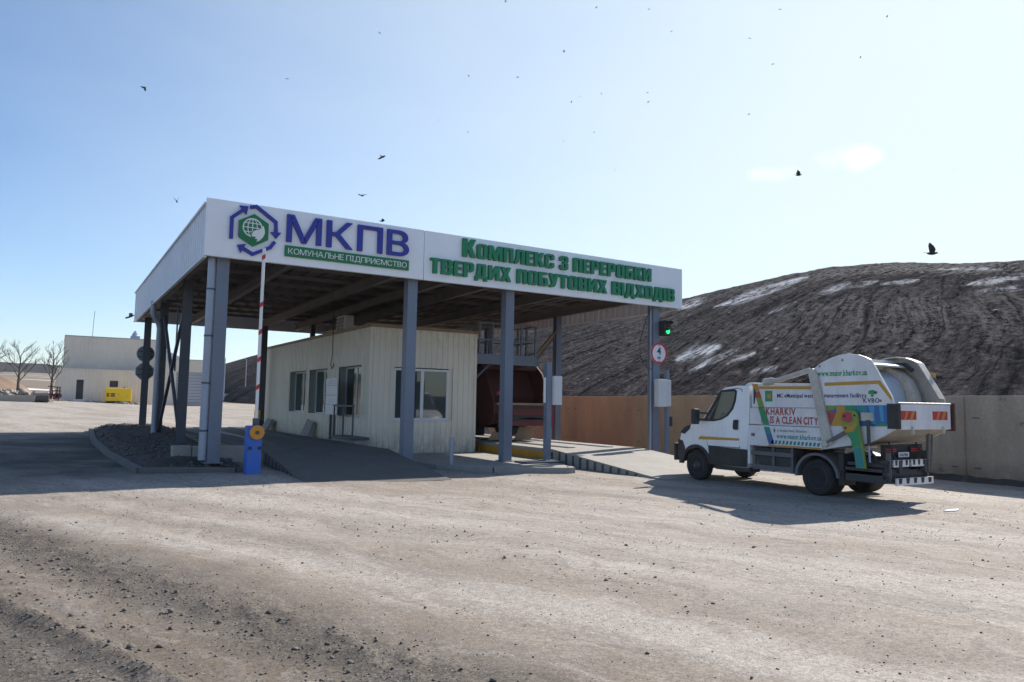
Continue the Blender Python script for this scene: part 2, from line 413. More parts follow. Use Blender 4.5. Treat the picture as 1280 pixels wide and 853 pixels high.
tco = n.math('ADD', n.math('MULTIPLY', sx.outputs[0], -.342), n.math('MULTIPLY', sx.outputs[1], .94))
cbs = n.new('CombineXYZ'); n.ln(sw2, cbs.inputs[0]); n.ln(n.math('MULTIPLY', tco, .16), cbs.inputs[1])
big = n.noise(.85, 4, .5, cbs.outputs[0]); fine = n.noise(3.2, 5, .62, cbs.outputs[0])
mott = n.noise(1.3, 6, .7); mott2 = n.noise(7, 5, .7)
col = n.mix(side, (.158, .127, .096), (.335, .303, .268))
col = n.mix(n.rng(big, .42, .62, 0, .75), col, (.225, .186, .15))
col = n.mix(n.rng(fine, .52, .72, 0, .45), col, (.36, .335, .31))
col = n.mix(n.rng(fine, .46, .30, 0, .35), col, (.17, .15, .132))
trk = n.noise(7.5, 4, .65, cbs.outputs[0])
col = n.mix(n.math('MULTIPLY', n.rng(trk, .51, .64), n.rng(mott, .35, .6, .2, .7)), col, (.15, .13, .115))
col = n.mix(n.rng(trk, .45, .30, 0, .5), col, (.39, .362, .33))
sw3 = n.math('ADD', n.math('ADD', sco, n.math('MULTIPLY', wob, .9)), n.math('MULTIPLY', n.math('MULTIPLY', tco, tco), .010))
def track(s0, w, amt, colr, nsc):
    global col
    d_ = n.math('ABSOLUTE', n.math('SUBTRACT', sw3, s0))
    col = n.mix(n.math('MULTIPLY', n.rng(d_, w, w*.35, 0, amt), n.rng(n.noise(nsc, 4, .7), .34, .58, .25, 1)), col, colr)
for s0, w, amt, cc in ((4.5, .34, .6, (.165, .138, .112)), (6.2, .30, .55, (.175, .148, .122)), (5.35, .5, .5, (.40, .372, .34)), (7.6, .32, .5, (.19, .168, .147)), (9.3, .30, .5, (.19, .168, .147)), (8.45, .55, .45, (.41, .385, .355)), (11.2, .34, .45, (.20, .178, .158)), (12.9, .32, .45, (.20, .178, .158)), (15.1, .4, .4, (.21, .188, .168))):
    track(s0, w, amt, cc, 1.4)
col = n.mix(n.rng(mott, .52, .70, 0, .30), col, (.36, .335, .31))
col = n.mix(n.rng(mott, .46, .30, 0, .32), col, (.20, .178, .158))
col = n.mix(n.rng(mott2, .50, .34, 0, .35), col, (.175, .155, .138))
col = n.mix(n.rng(cloudy, .5, .72, 0, .4), col, (.20, .182, .165))
# dark gravelly bands on the left
b1 = n.math('ABSOLUTE', n.math('SUBTRACT', n.math('ADD', sco, n.math('MULTIPLY', n.math('SUBTRACT', n.noise(.8, 3), .5), .7)), 3.4))
b2 = n.math('ABSOLUTE', n.math('SUBTRACT', sco, 2.0))
gb = n.math('MAXIMUM', n.rng(b1, .85, .15), n.rng(b2, 1.0, .2))
col = n.mix(n.math('MULTIPLY', gb, n.rng(n.noise(38, 5, .8), .38, .58, .30, 1.0)), col, (.050, .045, .041))
col = n.mix(n.rng(grit, .58, .70, 0, .6), col, (.12, .105, .092))
col = n.mix(n.rng(grit, .40, .25, 0, .5), col, (.40, .37, .34))
def specks(scale, r0_, r1_, amt, colr, msc, lo, hi):
    global col
    vr = n.new('TexVoronoi'); vr.inputs['Scale'].default_value = scale; n.ln(n.co, vr.inputs['Vector'])
    sc_ = n.new('SeparateColor'); n.ln(vr.outputs['Color'], sc_.inputs[0])
    rad = n.math('MULTIPLY', n.math('POWER', sc_.outputs[0], 2.5), r0_)
    d_ = n.math('SUBTRACT', rad, vr.outputs['Distance'])
    col = n.mix(n.math('MULTIPLY', n.rng(d_, 0, r1_, 0, amt), n.rng(n.noise(msc, 3), lo, hi, .15, 1)), col, colr)
specks(60, .42, .08, .75, (.10, .088, .078), 3.0, .45, .58)
specks(110, .45, .1, .6, (.09, .08, .07), 1.5, .40, .6)
specks(45, .30, .06, .6, (.46, .43, .40), 4.0, .5, .62)
vor = n.new('TexVoronoi'); vor.inputs['Scale'].default_value = 16; n.ln(n.co, vor.inputs['Vector'])
col = n.mix(n.math('MULTIPLY', n.rng(vor.outputs['Distance'], .13, .06), n.rng(n.noise(2.5, 3), .46, .6, .1, .8)), col, (.085, .075, .068))
# damp soil by the weighbridge island on the left, canopy shade darkened into it
damp_shade = n.math('MULTIPLY', n.rng(n.math('ADD', sx.outputs[0], n.math('MULTIPLY', wob, 3.0)), 3.6, 1.2), n.math('MULTIPLY', n.rng(n.math('ADD', sx.outputs[1], n.math('MULTIPLY', wob, 4.0)), 15.6, 18.5), n.rng(sx.outputs[1], 34, 29)))
col = n.mix(n.math('MULTIPLY', damp_shade, n.rng(n.noise(.6, 4), .3, .6, .45, .9)), col, (.042, .038, .037))
# grassy field and snow remains beyond the yard
fld = n.rng(sx.outputs[1], 96, 112)
fcol = n.mix(n.noise(.02, 5), (.115, .09, .065), (.20, .16, .115))
fcol = n.mix(n.rng(n.noise(1, 4, .5, n.mapv((.006, .03, 1))), .62, .66), fcol, (.62, .63, .66))
col = n.mix(fld, col, fcol)
n.color(col); n.rough(.92); n.b.inputs['Specular IOR Level'].default_value = .25
gr1 = n.noise(17, 6, .8); gr2 = n.noise(42, 5, .85)
gmul = n.math('MULTIPLY', n.rng(gr1, .36, .66, .80, 1.30), n.rng(gr2, .36, .64, .74, 1.40))
hsv = n.new('HueSaturation'); n.ln(col, hsv.inputs['Color']); n.ln(n.rng(sx.outputs[1], 100, 60, 1, 1), hsv.inputs['Value']); n.ln(gmul, hsv.inputs['Value']); n.color(hsv.outputs[0])
hh = n.math('ADD', n.math('MULTIPLY', grit, .6), n.math('ADD', n.math('MULTIPLY', grit2, .25), n.math('MULTIPLY', fine, .6)))
n.bump(hh, .8, .016)
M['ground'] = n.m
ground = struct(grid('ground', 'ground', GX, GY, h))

# loose clods and gravel
def rocks(name, P, size, mat, flat=.65, seed=1):
    r_ = np.random.default_rng(seed); t = (1+5**.5)/2
    ico = np.array([(-1, t, 0), (1, t, 0), (-1, -t, 0), (1, -t, 0), (0, -1, t), (0, 1, t), (0, -1, -t), (0, 1, -t), (t, 0, -1), (t, 0, 1), (-t, 0, -1), (-t, 0, 1)])/1.9
    F = np.array([(0, 11, 5), (0, 5, 1), (0, 1, 7), (0, 7, 10), (0, 10, 11), (1, 5, 9), (5, 11, 4), (11, 10, 2), (10, 7, 6), (7, 1, 8), (3, 9, 4), (3, 4, 2), (3, 2, 6), (3, 6, 8), (3, 8, 9), (4, 9, 5), (2, 4, 11), (6, 2, 10), (8, 6, 7), (9, 8, 1)])
    k = len(P); V = ico[None]*(1+.42*(r_.random((k, 12, 1))-.5)*2)
    V = V*(1+.6*(r_.random((k, 1, 3))-.5))
    a = r_.random(k)*6.283; ca, sa = np.cos(a)[:, None], np.sin(a)[:, None]
    x = V[..., 0]*ca-V[..., 1]*sa; y = V[..., 0]*sa+V[..., 1]*ca
    V = np.stack([x, y, V[..., 2]*flat], -1)*size[:, None, None]+P[:, None, :]
    me = bpy.data.meshes.new(name); fs = (F[None]+12*np.arange(k)[:, None, None]).reshape(-1)
    me.vertices.add(k*12); me.vertices.foreach_set('co', V.reshape(-1).astype(np.float32))
    me.loops.add(len(fs)); me.loops.foreach_set('vertex_index', fs.astype(np.int32))
    me.polygons.add(k*20); me.polygons.foreach_set('loop_start', np.arange(k*20, dtype=np.int32)*3); me.update(calc_edges=True)
    me.materials.append(M[mat]); o = bpy.data.objects.new(name, me); COL.objects.link(o); o['kind'] = 'stuff'; return o
from math import sqrt
def height_at(x, y):
    i = np.clip(np.searchsorted(ax, x)-1, 0, len(ax)-2); j = np.clip(np.searchsorted(ay, y)-1, 0, len(ay)-2)
    fx = (x-ax[i])/(ax[i+1]-ax[i]); fy = (y-ay[j])/(ay[j+1]-ay[j])
    return (h[i, j]*(1-fx)+h[i+1, j]*fx)*(1-fy)+(h[i, j+1]*(1-fx)+h[i+1, j+1]*fx)*fy
k = 120000
px = rng.uniform(-3, 16.5, k); py = rng.uniform(2.6, 16.5, k)
s_ = px*.94+py*.342; t_ = -px*.342+py*.94
dens = .22+2.6*np.exp(-((s_-3.4-.3*(fbm(t_*.5, t_*0, 2, 14)-.5))/.42)**2)+1.5*np.exp(-((s_-2.1)/.38)**2)+.25*np.exp(-((s_-6.4)/.3)**2)+.35*(fbm(s_*1.5, t_*.2, 3, 44) > .56)+.35*(fbm(px*1.1, py*1.1, 3, 45) > .60)
dens = dens/2.6*(.55+.9*(fbm(px*2.3, py*2.3, 3, 46)))
keep = rng.random(k) < np.clip(dens, 0, 1); px, py, s_ = px[keep], py[keep], s_[keep]
sz = np.exp(rng.normal(-5.75, .62, len(px)))*(1+.9*np.exp(-((s_-2.4)/1.0)**2)); sz = np.clip(sz, .002, .022)
bigk = rng.random(len(px)) < .0045; sz[bigk] *= 2.6; sz = np.clip(sz, .002, .027)
M['clod'] = paint('dark_clod', (.085, .075, .067), .95, .75, (.24, .215, .19), 5, False, bump=.3)
tag(rocks('gravel', np.stack([px, py, height_at(px, py)+sz*.25], -1), sz, 'clod'), 'loose dark gravel and clods strewn over the dusty yard', 'gravel')

# ================================================================== HILL
fovx = [-10, 0, 6, 10.53, 13.24, 20, 28, 34.8, 40, 44.74, 46.34, 50.94, 53.16, 56.37, 59.9, 63.2, 66.75, 80, 110]
eld = [0, .2, 1.2, 2.55, 3.53, 4.6, 5.7, 6.6, 7.35, 8.12, 8.5, 9.4, 9.82, 10.2, 10.15, 9.85, 9.7, 9.5, 9]
cdist = [150, 160, 175, 188, 190, 180, 145, 125, 112, 102, 98, 92, 88, 86, 84, 80, 78, 76, 80]
na, nr = 620, 190
phi = np.linspace(-8, 108, na); el_ = np.interp(phi, fovx, eld)
k3 = np.ones(15)/15
el_ = np.convolve(np.pad(el_, 7, mode='edge'), k3, 'valid'); dc = np.convolve(np.pad(np.interp(phi, fovx, cdist), 20, mode='edge'), np.ones(41)/41, 'valid')
pr = np.radians(phi)
dfw = 21.6/np.maximum(np.sin(pr), .05)
wgt = ss(9, 22, phi); df = np.where(phi > 5, np.minimum(dfw, 134), 134); df = np.minimum(df, 134)
q = np.concatenate([np.linspace(0, 1.0, 150)**.9, 1+np.linspace(.02, 1.5, 40)])
D = df[:, None]+(dc-df)[:, None]*q[None, :]
P0 = 1.7+dc*np.tan(np.radians(el_))
fz = G(df*np.sin(pr), df*np.cos(pr))
qq = np.clip(q, 0, 1)[None, :]
prof = np.where(qq < 1, 1.16*qq-.16*qq**3, 1.0)
prof = prof/prof.max()
HX = D*np.sin(pr)[:, None]; HY = D*np.cos(pr)[:, None]
base = np.minimum(fz, .9)[:, None]-.3
HZ = base+(P0[:, None]-base)*prof-np.clip(q-1, 0, 2)[None, :]*1.5
wander = 9*(fbm(HX*.02, HY*.02, 2, 51)-.5)+.8*(fbm(HX*.1, HY*.1, 2, 52)-.5)
yy = HY-.45*(1-ss(20, 65, HY))*HX+wander
fur = fbm(yy*1.1, HX*.025, 4, 61); fur2 = fbm(yy*.28, HX*.012, 3, 62); fur3 = fbm(yy*.55+3, HX*.015, 2, 63)
amp = ss(0, .08, q)[None, :]*(1-.55*ss(.85, 1.02, q)[None, :])
fade = np.clip(np.abs(el_)[:, None]/4, 0, 1)
HZ = HZ+amp*fade*(.42*(fur-.5)+.45*(fur2-.5)+.22*(1-2*np.abs(fur3-.5))+.30*(fbm(HX*1.3, HY*1.3, 3, 71)-.5)+.35*(fbm(HX*.07, HY*.07, 2, 72)-.5))
n = N('landfill_soil')
gm = n.new('NewGeometry')
pxyz = n.new('SeparateXYZ'); n.ln(n.co, pxyz.inputs[0])
wn = n.math('ADD', n.math('MULTIPLY', n.math('SUBTRACT', n.noise(.03, 1), .5), 9.0), n.math('MULTIPLY', n.math('SUBTRACT', n.noise(.4, 2), .5), .9))
fan = n.rng(pxyz.outputs[1], 20, 65, -.45, 0); fan.node.interpolation_type = 'SMOOTHSTEP'
yv = n.math('ADD', n.math('ADD', pxyz.outputs[1], n.math('MULTIPLY', pxyz.outputs[0], fan)), wn)
cb = n.new('CombineXYZ'); n.ln(n.math('MULTIPLY', pxyz.outputs[0], .075), cb.inputs[0]); n.ln(yv, cb.inputs[1])
fur_n = n.noise(1.5, 6, .72, cb.outputs[0]); fur_b = n.noise(.3, 4, .6, cb.outputs[0]); spk = n.noise(2.4, 6, .8); pat = n.noise(.055, 5, .6)
cb2 = n.new('CombineXYZ'); n.ln(n.math('MULTIPLY', pxyz.outputs[0], .5), cb2.inputs[0]); n.ln(n.math('MULTIPLY', yv, 2.6), cb2.inputs[1]); fib = n.noise(1.0, 5, .75, cb2.outputs[0])
cb3 = n.new('CombineXYZ'); n.ln(n.math('MULTIPLY', pxyz.outputs[0], .012), cb3.inputs[0]); n.ln(n.math('MULTIPLY', yv, .085), cb3.inputs[1]); con = n.noise(1.0, 2, .5, cb3.outputs[0])
mixv = n.math('ADD', n.math('MULTIPLY', fur_n, .30), n.math('ADD', n.math('MULTIPLY', fib, .25), n.math('MULTIPLY', spk, .45)))
col = n.mix(n.rng(mixv, .43, .58), (.007, .0075, .011), (.112, .102, .100))
col = n.mix(n.rng(n.math('ADD', n.math('MULTIPLY', spk, .5), n.math('MULTIPLY', fib, .5)), .54, .66, 0, .8), col, (.19, .178, .172))
col = n.mix(n.rng(fur_b, .42, .62, 0, .45), col, (.016, .016, .020))
tr_ = n.math('MINIMUM', n.math('ABSOLUTE', n.math('SUBTRACT', con, .5)), n.math('MINIMUM', n.math('ABSOLUTE', n.math('SUBTRACT', con, .44)), n.math('ABSOLUTE', n.math('SUBTRACT', con, .57))))
trk_ = n.math('MULTIPLY', n.rng(tr_, .007, .0015), n.rng(spk, .30, .50))
# paler crest to the right
pale_crest = n.math('MULTIPLY', n.rng(pxyz.outputs[2], 3, 13), n.rng(pxyz.outputs[1], 72, 38))
col = n.mix(n.math('MULTIPLY', pale_crest, n.math('MULTIPLY', n.rng(pat, .36, .52), n.rng(mixv, .45, .55, 0, .9))), col, (.23, .215, .205))
col = n.mix(n.math('MULTIPLY', trk_, .65), col, (.006, .0062, .009))
lit = n.new('TexVoronoi'); lit.inputs['Scale'].default_value = .8; n.ln(n.co, lit.inputs['Vector']); lsc = n.new('SeparateColor'); n.ln(lit.outputs['Color'], lsc.inputs[0])
col = n.mix(n.math('MULTIPLY', n.rng(lit.outputs['Distance'], .13, .08), n.rng(lsc.outputs[0], .86, .87)), col, (.34, .34, .35))
sn = n.new('Attribute'); sn.attribute_name = 'snow'
sm = n.math('MULTIPLY', sn.outputs['Fac'], n.rng(n.noise(.75, 6, .8, n.mapv((.30, 1.5, 1))), .44, .56))
sm = n.math('MULTIPLY', n.math('MULTIPLY', sm, n.rng(fib, .38, .48)), n.rng(spk, .32, .44))
col = n.mix(sm, col, (.66, .67, .70)); n.color(col); n.rough(1.0); n.b.inputs['Specular IOR Level'].default_value = 0
n.bump(n.math('ADD', n.math('MULTIPLY', fur_n, 1.0), n.math('MULTIPLY', spk, .8)), .9, .25)
M['hill'] = n.m
hill = struct(grid('hill', 'hill', HX, HY, HZ))
HE = np.degrees(np.arctan2(HZ-1.7, D)); HA = phi[:, None]+0*HE
def streak(a0, e0, a1, e1, w, k=1.0):
    """old snow lying along a gully, given by its bearing and height angle as surveyed from the gate"""
    vx_, vy_ = a1-a0, e1-e0; L2 = vx_*vx_+vy_*vy_
    t_1 = np.clip(((HA-a0)*vx_+(HE-e0)*vy_)/L2, 0, 1); d2 = (HA-a0-t_1*vx_)**2+(HE-e0-t_1*vy_)**2
    return k*np.clip(1.5*np.exp(-d2/(w*(.5+1.2*np.sin(3.14*np.clip(t_1, .05, .95))))**2)-.25, 0, 1)*(q <= 1.02)[None, :]
snow = streak(47.2, 7.5, 53.6, 9.55, .22)+streak(44.6, 7.5, 46.4, 8.15, .2)+streak(44.4, 3.6, 47.3, 4.55, .32)+streak(45.3, 2.75, 49.0, 4.45, .13)+streak(48, 3.4, 49.9, 4.1, .1)+streak(49.5, 2.6, 51.6, 3.1, .12)
snow += .6*streak(56.5, 8.7, 58.2, 9.0, .12)+.7*streak(58.5, 8.75, 60.8, 8.9, .10)+.75*streak(63.5, 8.4, 67.5, 8.8, .15)+.6*streak(62.0, 9.55, 65.5, 9.25, .10)+.7*streak(64.2, 7.9, 67, 8.0, .12)+.5*streak(54.5, 8.3, 56.5, 8.9, .2)+.6*streak(51, 7.0, 52.5, 7.6, .08)
at = hill.data.attributes.new('snow', 'FLOAT', 'POINT'); at.data.foreach_set('value', np.clip(snow, 0, 1).astype(np.float32).ravel())

# wooded ridge far away on the left
aphi = np.radians(np.linspace(-45, 24, 260)); rd = np.linspace(0, 1, 26)
RD = 950+rd[None, :]*500; RX = RD*np.sin(aphi)[:, None]; RY = RD*np.cos(aphi)[:, None]
rh = 45+9*(fbm(np.degrees(aphi)*.22+50, aphi*0, 3, 5)-.5)+2.0*(fbm(np.degrees(aphi)*6, aphi*0, 3, 6)-.5)
RZ = 14+(rh[:, None]-14)*np.clip(rd*2.2, 0, 1)[None, :]**.8+2.2*(fbm(RX*.06, RY*.06, 3, 7)-.5)
n = N('wooded_ridge'); n.color(n.mix(n.rng(n.noise(.03, 5, .7), .35, .65), (.010, .010, .011), (.030, .026, .024))); n.rough(1); n.b.inputs['Specular IOR Level'].default_value = 0
M['ridge'] = n.m
struct(grid('far_hills', 'ridge', RX, RY, RZ))

# air: thin even haze over the whole place
hz = MB().box(-2600, 2600, -640, 3600, -2.5, 95).build('haze', 'black'); hz['kind'] = 'stuff'
hm = bpy.data.materials.new('thin_haze'); hm.use_nodes = True; ht = hm.node_tree; ht.nodes.remove(ht.nodes['Principled BSDF'])
pv = ht.nodes.new('ShaderNodeVolumePrincipled'); pv.inputs['Color'].default_value = (.86, .92, 1, 1); pv.inputs['Density'].default_value = .00014; pv.inputs['Anisotropy'].default_value = .25
ht.links.new(pv.outputs[0], ht.nodes['Material Output'].inputs['Volume']); hz.data.materials[0] = hm
# ================================================================== CONCRETE FENCE
fence = empty('concrete_fence', (19.5, 12, 0), 'long fence of tall concrete panels at the foot of the dark mound', 'fence')
n = N('fence_concrete')
vv = n.mapv((1.2, 1.2, .35)); a = n.noise(1.3, 6, .65, vv); b = n.noise(14, 4, .65); 
sp_ = n.new('SeparateXYZ'); n.ln(n.co, sp_.inputs[0])
col = n.mix(n.rng(a, .35, .68), (.36, .315, .25), (.26, .225, .18)); col = n.mix(n.rng(b, .45, .75, 0, .35), col, (.14, .12, .1))
col = n.mix(n.rng(n.noise(2.2, 3, .6), .66, .74, 0, .7), col, (.10, .09, .08))
col = n.mix(n.math('MULTIPLY', n.rng(sp_.outputs[2], .55, .0), n.rng(n.noise(1.6, 4), .35, .6)), col, (.13, .11, .09))
n.color(col); n.rough(.9); n.bump(b, .3, .02); M['fence'] = n.m
n = N('fence_rusty'); a = n.noise(1.1, 6, .65, n.mapv((1, 1, .3))); b = n.noise(14, 4, .65)
col = n.mix(n.rng(a, .35, .65), (.50, .29, .18), (.36, .215, .14)); col = n.mix(n.rng(b, .45, .75, 0, .35), col, (.14, .1, .08))
n.color(col); n.rough(.85); n.bump(b, .25, .02); M['fence_rust'] = n.m
n = N('fence_brown'); a = n.noise(1.1, 6, .65, n.mapv((1, 1, .3))); b = n.noise(14, 4, .65)
col = n.mix(n.rng(a, .35, .65), (.42, .32, .22), (.34, .24, .155)); col = n.mix(n.rng(b, .45, .75, 0, .35), col, (.14, .11, .09))
n.color(col); n.rough(.88); n.bump(b, .25, .02); M['fence_brown'] = n.m
PL = 4.15; y = 9.86-4*PL; i = 0
while y < 62:
    mid = y+PL/2; mt = 'fence_rust' if 22 < mid < 35 else ('fence_brown' if 13.5 < mid < 22.2 else 'fence')
    dz = .015*math.sin(i*2.3); dx = .012*math.sin(i*1.7)
    mb = MB().box(19.5+dx, 19.66+dx, y+.022, y+PL-.022, -.3, 2.10+dz)
    p = mb.build('panel', mt, fence, bevel=.012)
    if mt == 'fence_rust': p['label'] = 'rust brown stained panel'
    for yy_ in (y+.28, y+PL-.28):
        for zz in (1.55, .32):
            MB().tube([(19.5+dx, yy_-.06, zz), (19.45+dx, yy_-.05, zz+.01), (19.45+dx, yy_+.05, zz+.01), (19.5+dx, yy_+.06, zz)], .012, 6).build('lifting_loop', 'steel_dark', p)
    y += PL; i += 1
BX, BY = np.meshgrid(np.linspace(0, 1, 16), np.linspace(-9, 16, 260), indexing='ij')
bx_ = 18.95-.25*fbm(BY*.6, BY*0, 3, 95)+(19.52-18.7)*BX; bz_ = .30*np.sin(np.clip(BX*1.25, 0, 1)*1.57)*fbm(BY*.9, BX*2, 4, 96)*1.2+.05*(fbm(BY*6, BX*6, 3, 97)-.5)-.06
berm = struct(grid('earth', 'soil', bx_, BY, bz_))

# ================================================================== WEIGHING CANOPY
X0, X1, Y0, Y1, ZB, ZT = 2.62, 17.04, 17.2, 34.2, 4.85, 6.15
cn = empty('weighing_canopy', (9.8, 25, 0), 'open steel drive-through canopy with white lettered fascia over the weighbridges', 'canopy')
ff = MB().box(X0, 7.895, Y0, Y0+.10, ZB, ZT).box(7.905, X1, Y0, Y0+.10, ZB, ZT-.004).build('front_fascia', 'white_panel', cn, bevel=.012)
ZS = 6.02
for nm, xx, sg in (('side_fascia', X0+.03, -1), ('side_fascia', X1-.03, 1)):
    MB().corr(Y1-Y0-.11, ZB+.01, ZS, lambda u, v, d, xx=xx, sg=sg: (xx-sg*.03+sg*d, Y0+.105+u, v), .32, .045).box(xx-.06, xx+.045, Y0+.106, Y1, ZS+.001, ZS+.05).box(xx-.04, xx+.035, Y0+.106, Y1-.002, ZB-.03, ZB+.008).build(nm, 'fascia_side', cn)
MB().corr(X1-X0-.08, ZB+.01, ZS, lambda u, v, d: (X0+.04+u, Y1-.02+d, v), .32, .028).box(X0+.05, X1-.05, Y1-.06, Y1-.023, ZB-.02, ZS).build('back_fascia', 'fascia_side', cn)
# deck: corrugated sheets on purlins, falling to the back
def roofz(y): return 5.52-.011*(y-Y0)
mb = MB(); xs = [X0+.08+.25*i for i in range(int((X1-X0-.16)/.25)+1)]
for i, x in enumerate(xs[:-1]):
    d = .05 if i % 2 else 0
    for (ya, yb) in ((Y0+.11, Y1-.07),):
        mb.add([(x, ya, roofz(ya)+d), (xs[i+1], ya, roofz(ya)+d), (xs[i+1], yb, roofz(yb)+d), (x, yb, roofz(yb)+d)], [(0, 1, 2, 3)])
        mb.add([(xs[i+1], ya, roofz(ya)), (xs[i+1], ya, roofz(ya)+.05), (xs[i+1], yb, roofz(yb)+.05), (xs[i+1], yb, roofz(yb))], [(0, 1, 2, 3)])
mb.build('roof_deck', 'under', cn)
for x in (2.95, 4.9, 7.72, 9.3, 10.68, 13.4, 16.15):
    a_, b_ = Y0+.14, Y1-.1; za, zb_ = roofz(a_)-.12, roofz(b_)-.12
    m_ = MB()
    m_.bar((x, a_, za-.29), (x, b_, zb_-.29), .16, .014).bar((x, a_, za-.01), (x, b_, zb_-.01), .16, .014).bar((x, a_, za-.15), (x, b_, zb_-.15), .012, .266)
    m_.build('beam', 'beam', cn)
yy_ = Y0+.4
while yy_ < Y1-.2:
    z = roofz(yy_)-.065
    MB().box(X0+.1, X1-.1, yy_-.03, yy_+.03, z-.05, z+.055).build('purlin', 'beam', cn); yy_ += 1.55
def hcol(mb, x, y, z0, z1, w=.27, dp=.27):
    mb.box(x-w/2, x+w/2, y-dp/2, y-dp/2+.02, z0, z1).box(x-w/2, x+w/2, y+dp/2-.02, y+dp/2, z0, z1).box(x-.012, x+.012, y-dp/2+.02, y+dp/2-.02, z0, z1)
    mb.box(x-w/2-.06, x+w/2+.06, y-dp/2-.06, y+dp/2+.06, z0-.01, z0+.025)
CY = 17.57
for (x, y, z0) in ((3.07, CY, .28), (7.72, CY, .06), (10.68, CY, .135), (16.15, CY, .0),
                   (3.07, 22.6, .35), (3.07, 27.9, .30), (3.07, 33.1, .36), (16.15, 22.9, 0), (16.15, 28.2, 0), (16.15, 33.4, 0), (7.72, 33.3, .3), (13.4, 33.4, .0)):
    m_ = MB(); zt = roofz(y)-.415
    if y == CY: m_.box(x-.135, x+.135, y-.135, y+.135, z0, zt).box(x-.2, x+.2, y-.2, y+.2, z0, z0+.02)
    else: hcol(m_, x, y, z0, zt, .24, .24)
    m_.build('column', 'steel' if y == CY or x > 16 else 'steel_dark', cn, bevel=.006 if y == CY else 0)
MB().box(9.2, 9.38, 31.3, 31.48, 4.12, roofz(31.4)-.415).build('column', 'steel_dark', cn)
# rain pipes
m_ = MB().tube([(2.84, 17.50, .36), (2.84, 17.50, 4.86)], .085, 14); dp = m_.build('rain_pipe', 'pipe', cn, True)
for z in (1.0, 2.05, 3.1, 4.15):
    MB().tube([(2.84, 17.50, z-.02), (2.84, 17.50, z+.02)], .094, 14).build('collar', 'steel_dark', dp)
dp = MB().tube([(2.66, 27.35, 4.95), (2.66, 27.35, 4.55), (2.72, 27.38, 4.42), (2.86, 27.48, 4.22), (2.9, 27.5, 4.05), (2.9, 27.5, .35)], .085, 12).build('rain_pipe', 'pipe', cn, True)
# wind bracing
for p, q_ in (((3.07, 22.72, 4.55), (3.07, 27.8, .55)), ((3.07, 27.8, 4.5), (3.07, 22.75, .6))):
    MB().bar(p, q_, .09, .09).build('brace', 'steel_dark', cn)
MB().bar((3.16, 25.2, 4.6), (3.16, 25.2, 2.55), .045, .045).build('brace', 'steel_dark', cn)
MB().bar((16.15, 22.9, 4.55), (15.0, 22.9, 3.3), .09, .09).build('brace', 'rust_tan', cn)
MB().bar((16.15, 23.0, 4.4), (16.15, 28.1, .6), .07, .07).build('brace', 'steel', cn)

# fascia lettering: raised letters standing off the panel
fy = lambda u0, z0: (lambda u, v, d: (u0+u, Y0-d, z0+v))
def letters(text, x, z, w, hgt, mat, d, off=0, **kw):
    for vs, fs in line(text, w, hgt, off, **kw):
        f_ = fy(x, z); MB().add([f_(u, v, .004+d*(q+1)/2) for u, v, q in vs], fs).build('letter', mat, ff, fix=False)
letters('МКПВ', 4.37, 5.385, 3.08, .63, 'letter_blue', .07, .012, gap=.11)
st = MB().box(4.35, 7.465, Y0-.06, Y0-.003, 5.035, 5.29).build('name_strip', 'green_plate', ff, bevel=.006)
for vs, fs in line('КОМУНАЛЬНЕ ПІДПРИЄМСТВО', 2.98, .135, -.004, gap=.07): MB().add([(4.42+u, Y0-.0605-.003*(q+1), 5.095+v) for u, v, q in vs], fs).build('strip_letter', 'white_plain', ff, fix=False)
w_5, s_5, b_5 = .56, .2, .17
def oct_(w, c=.1): return [(0, c), (0, 1-c), (c, 1), (w-c, 1), (w, 1-c), (w, c), (w-c, 0), (c, 0)]
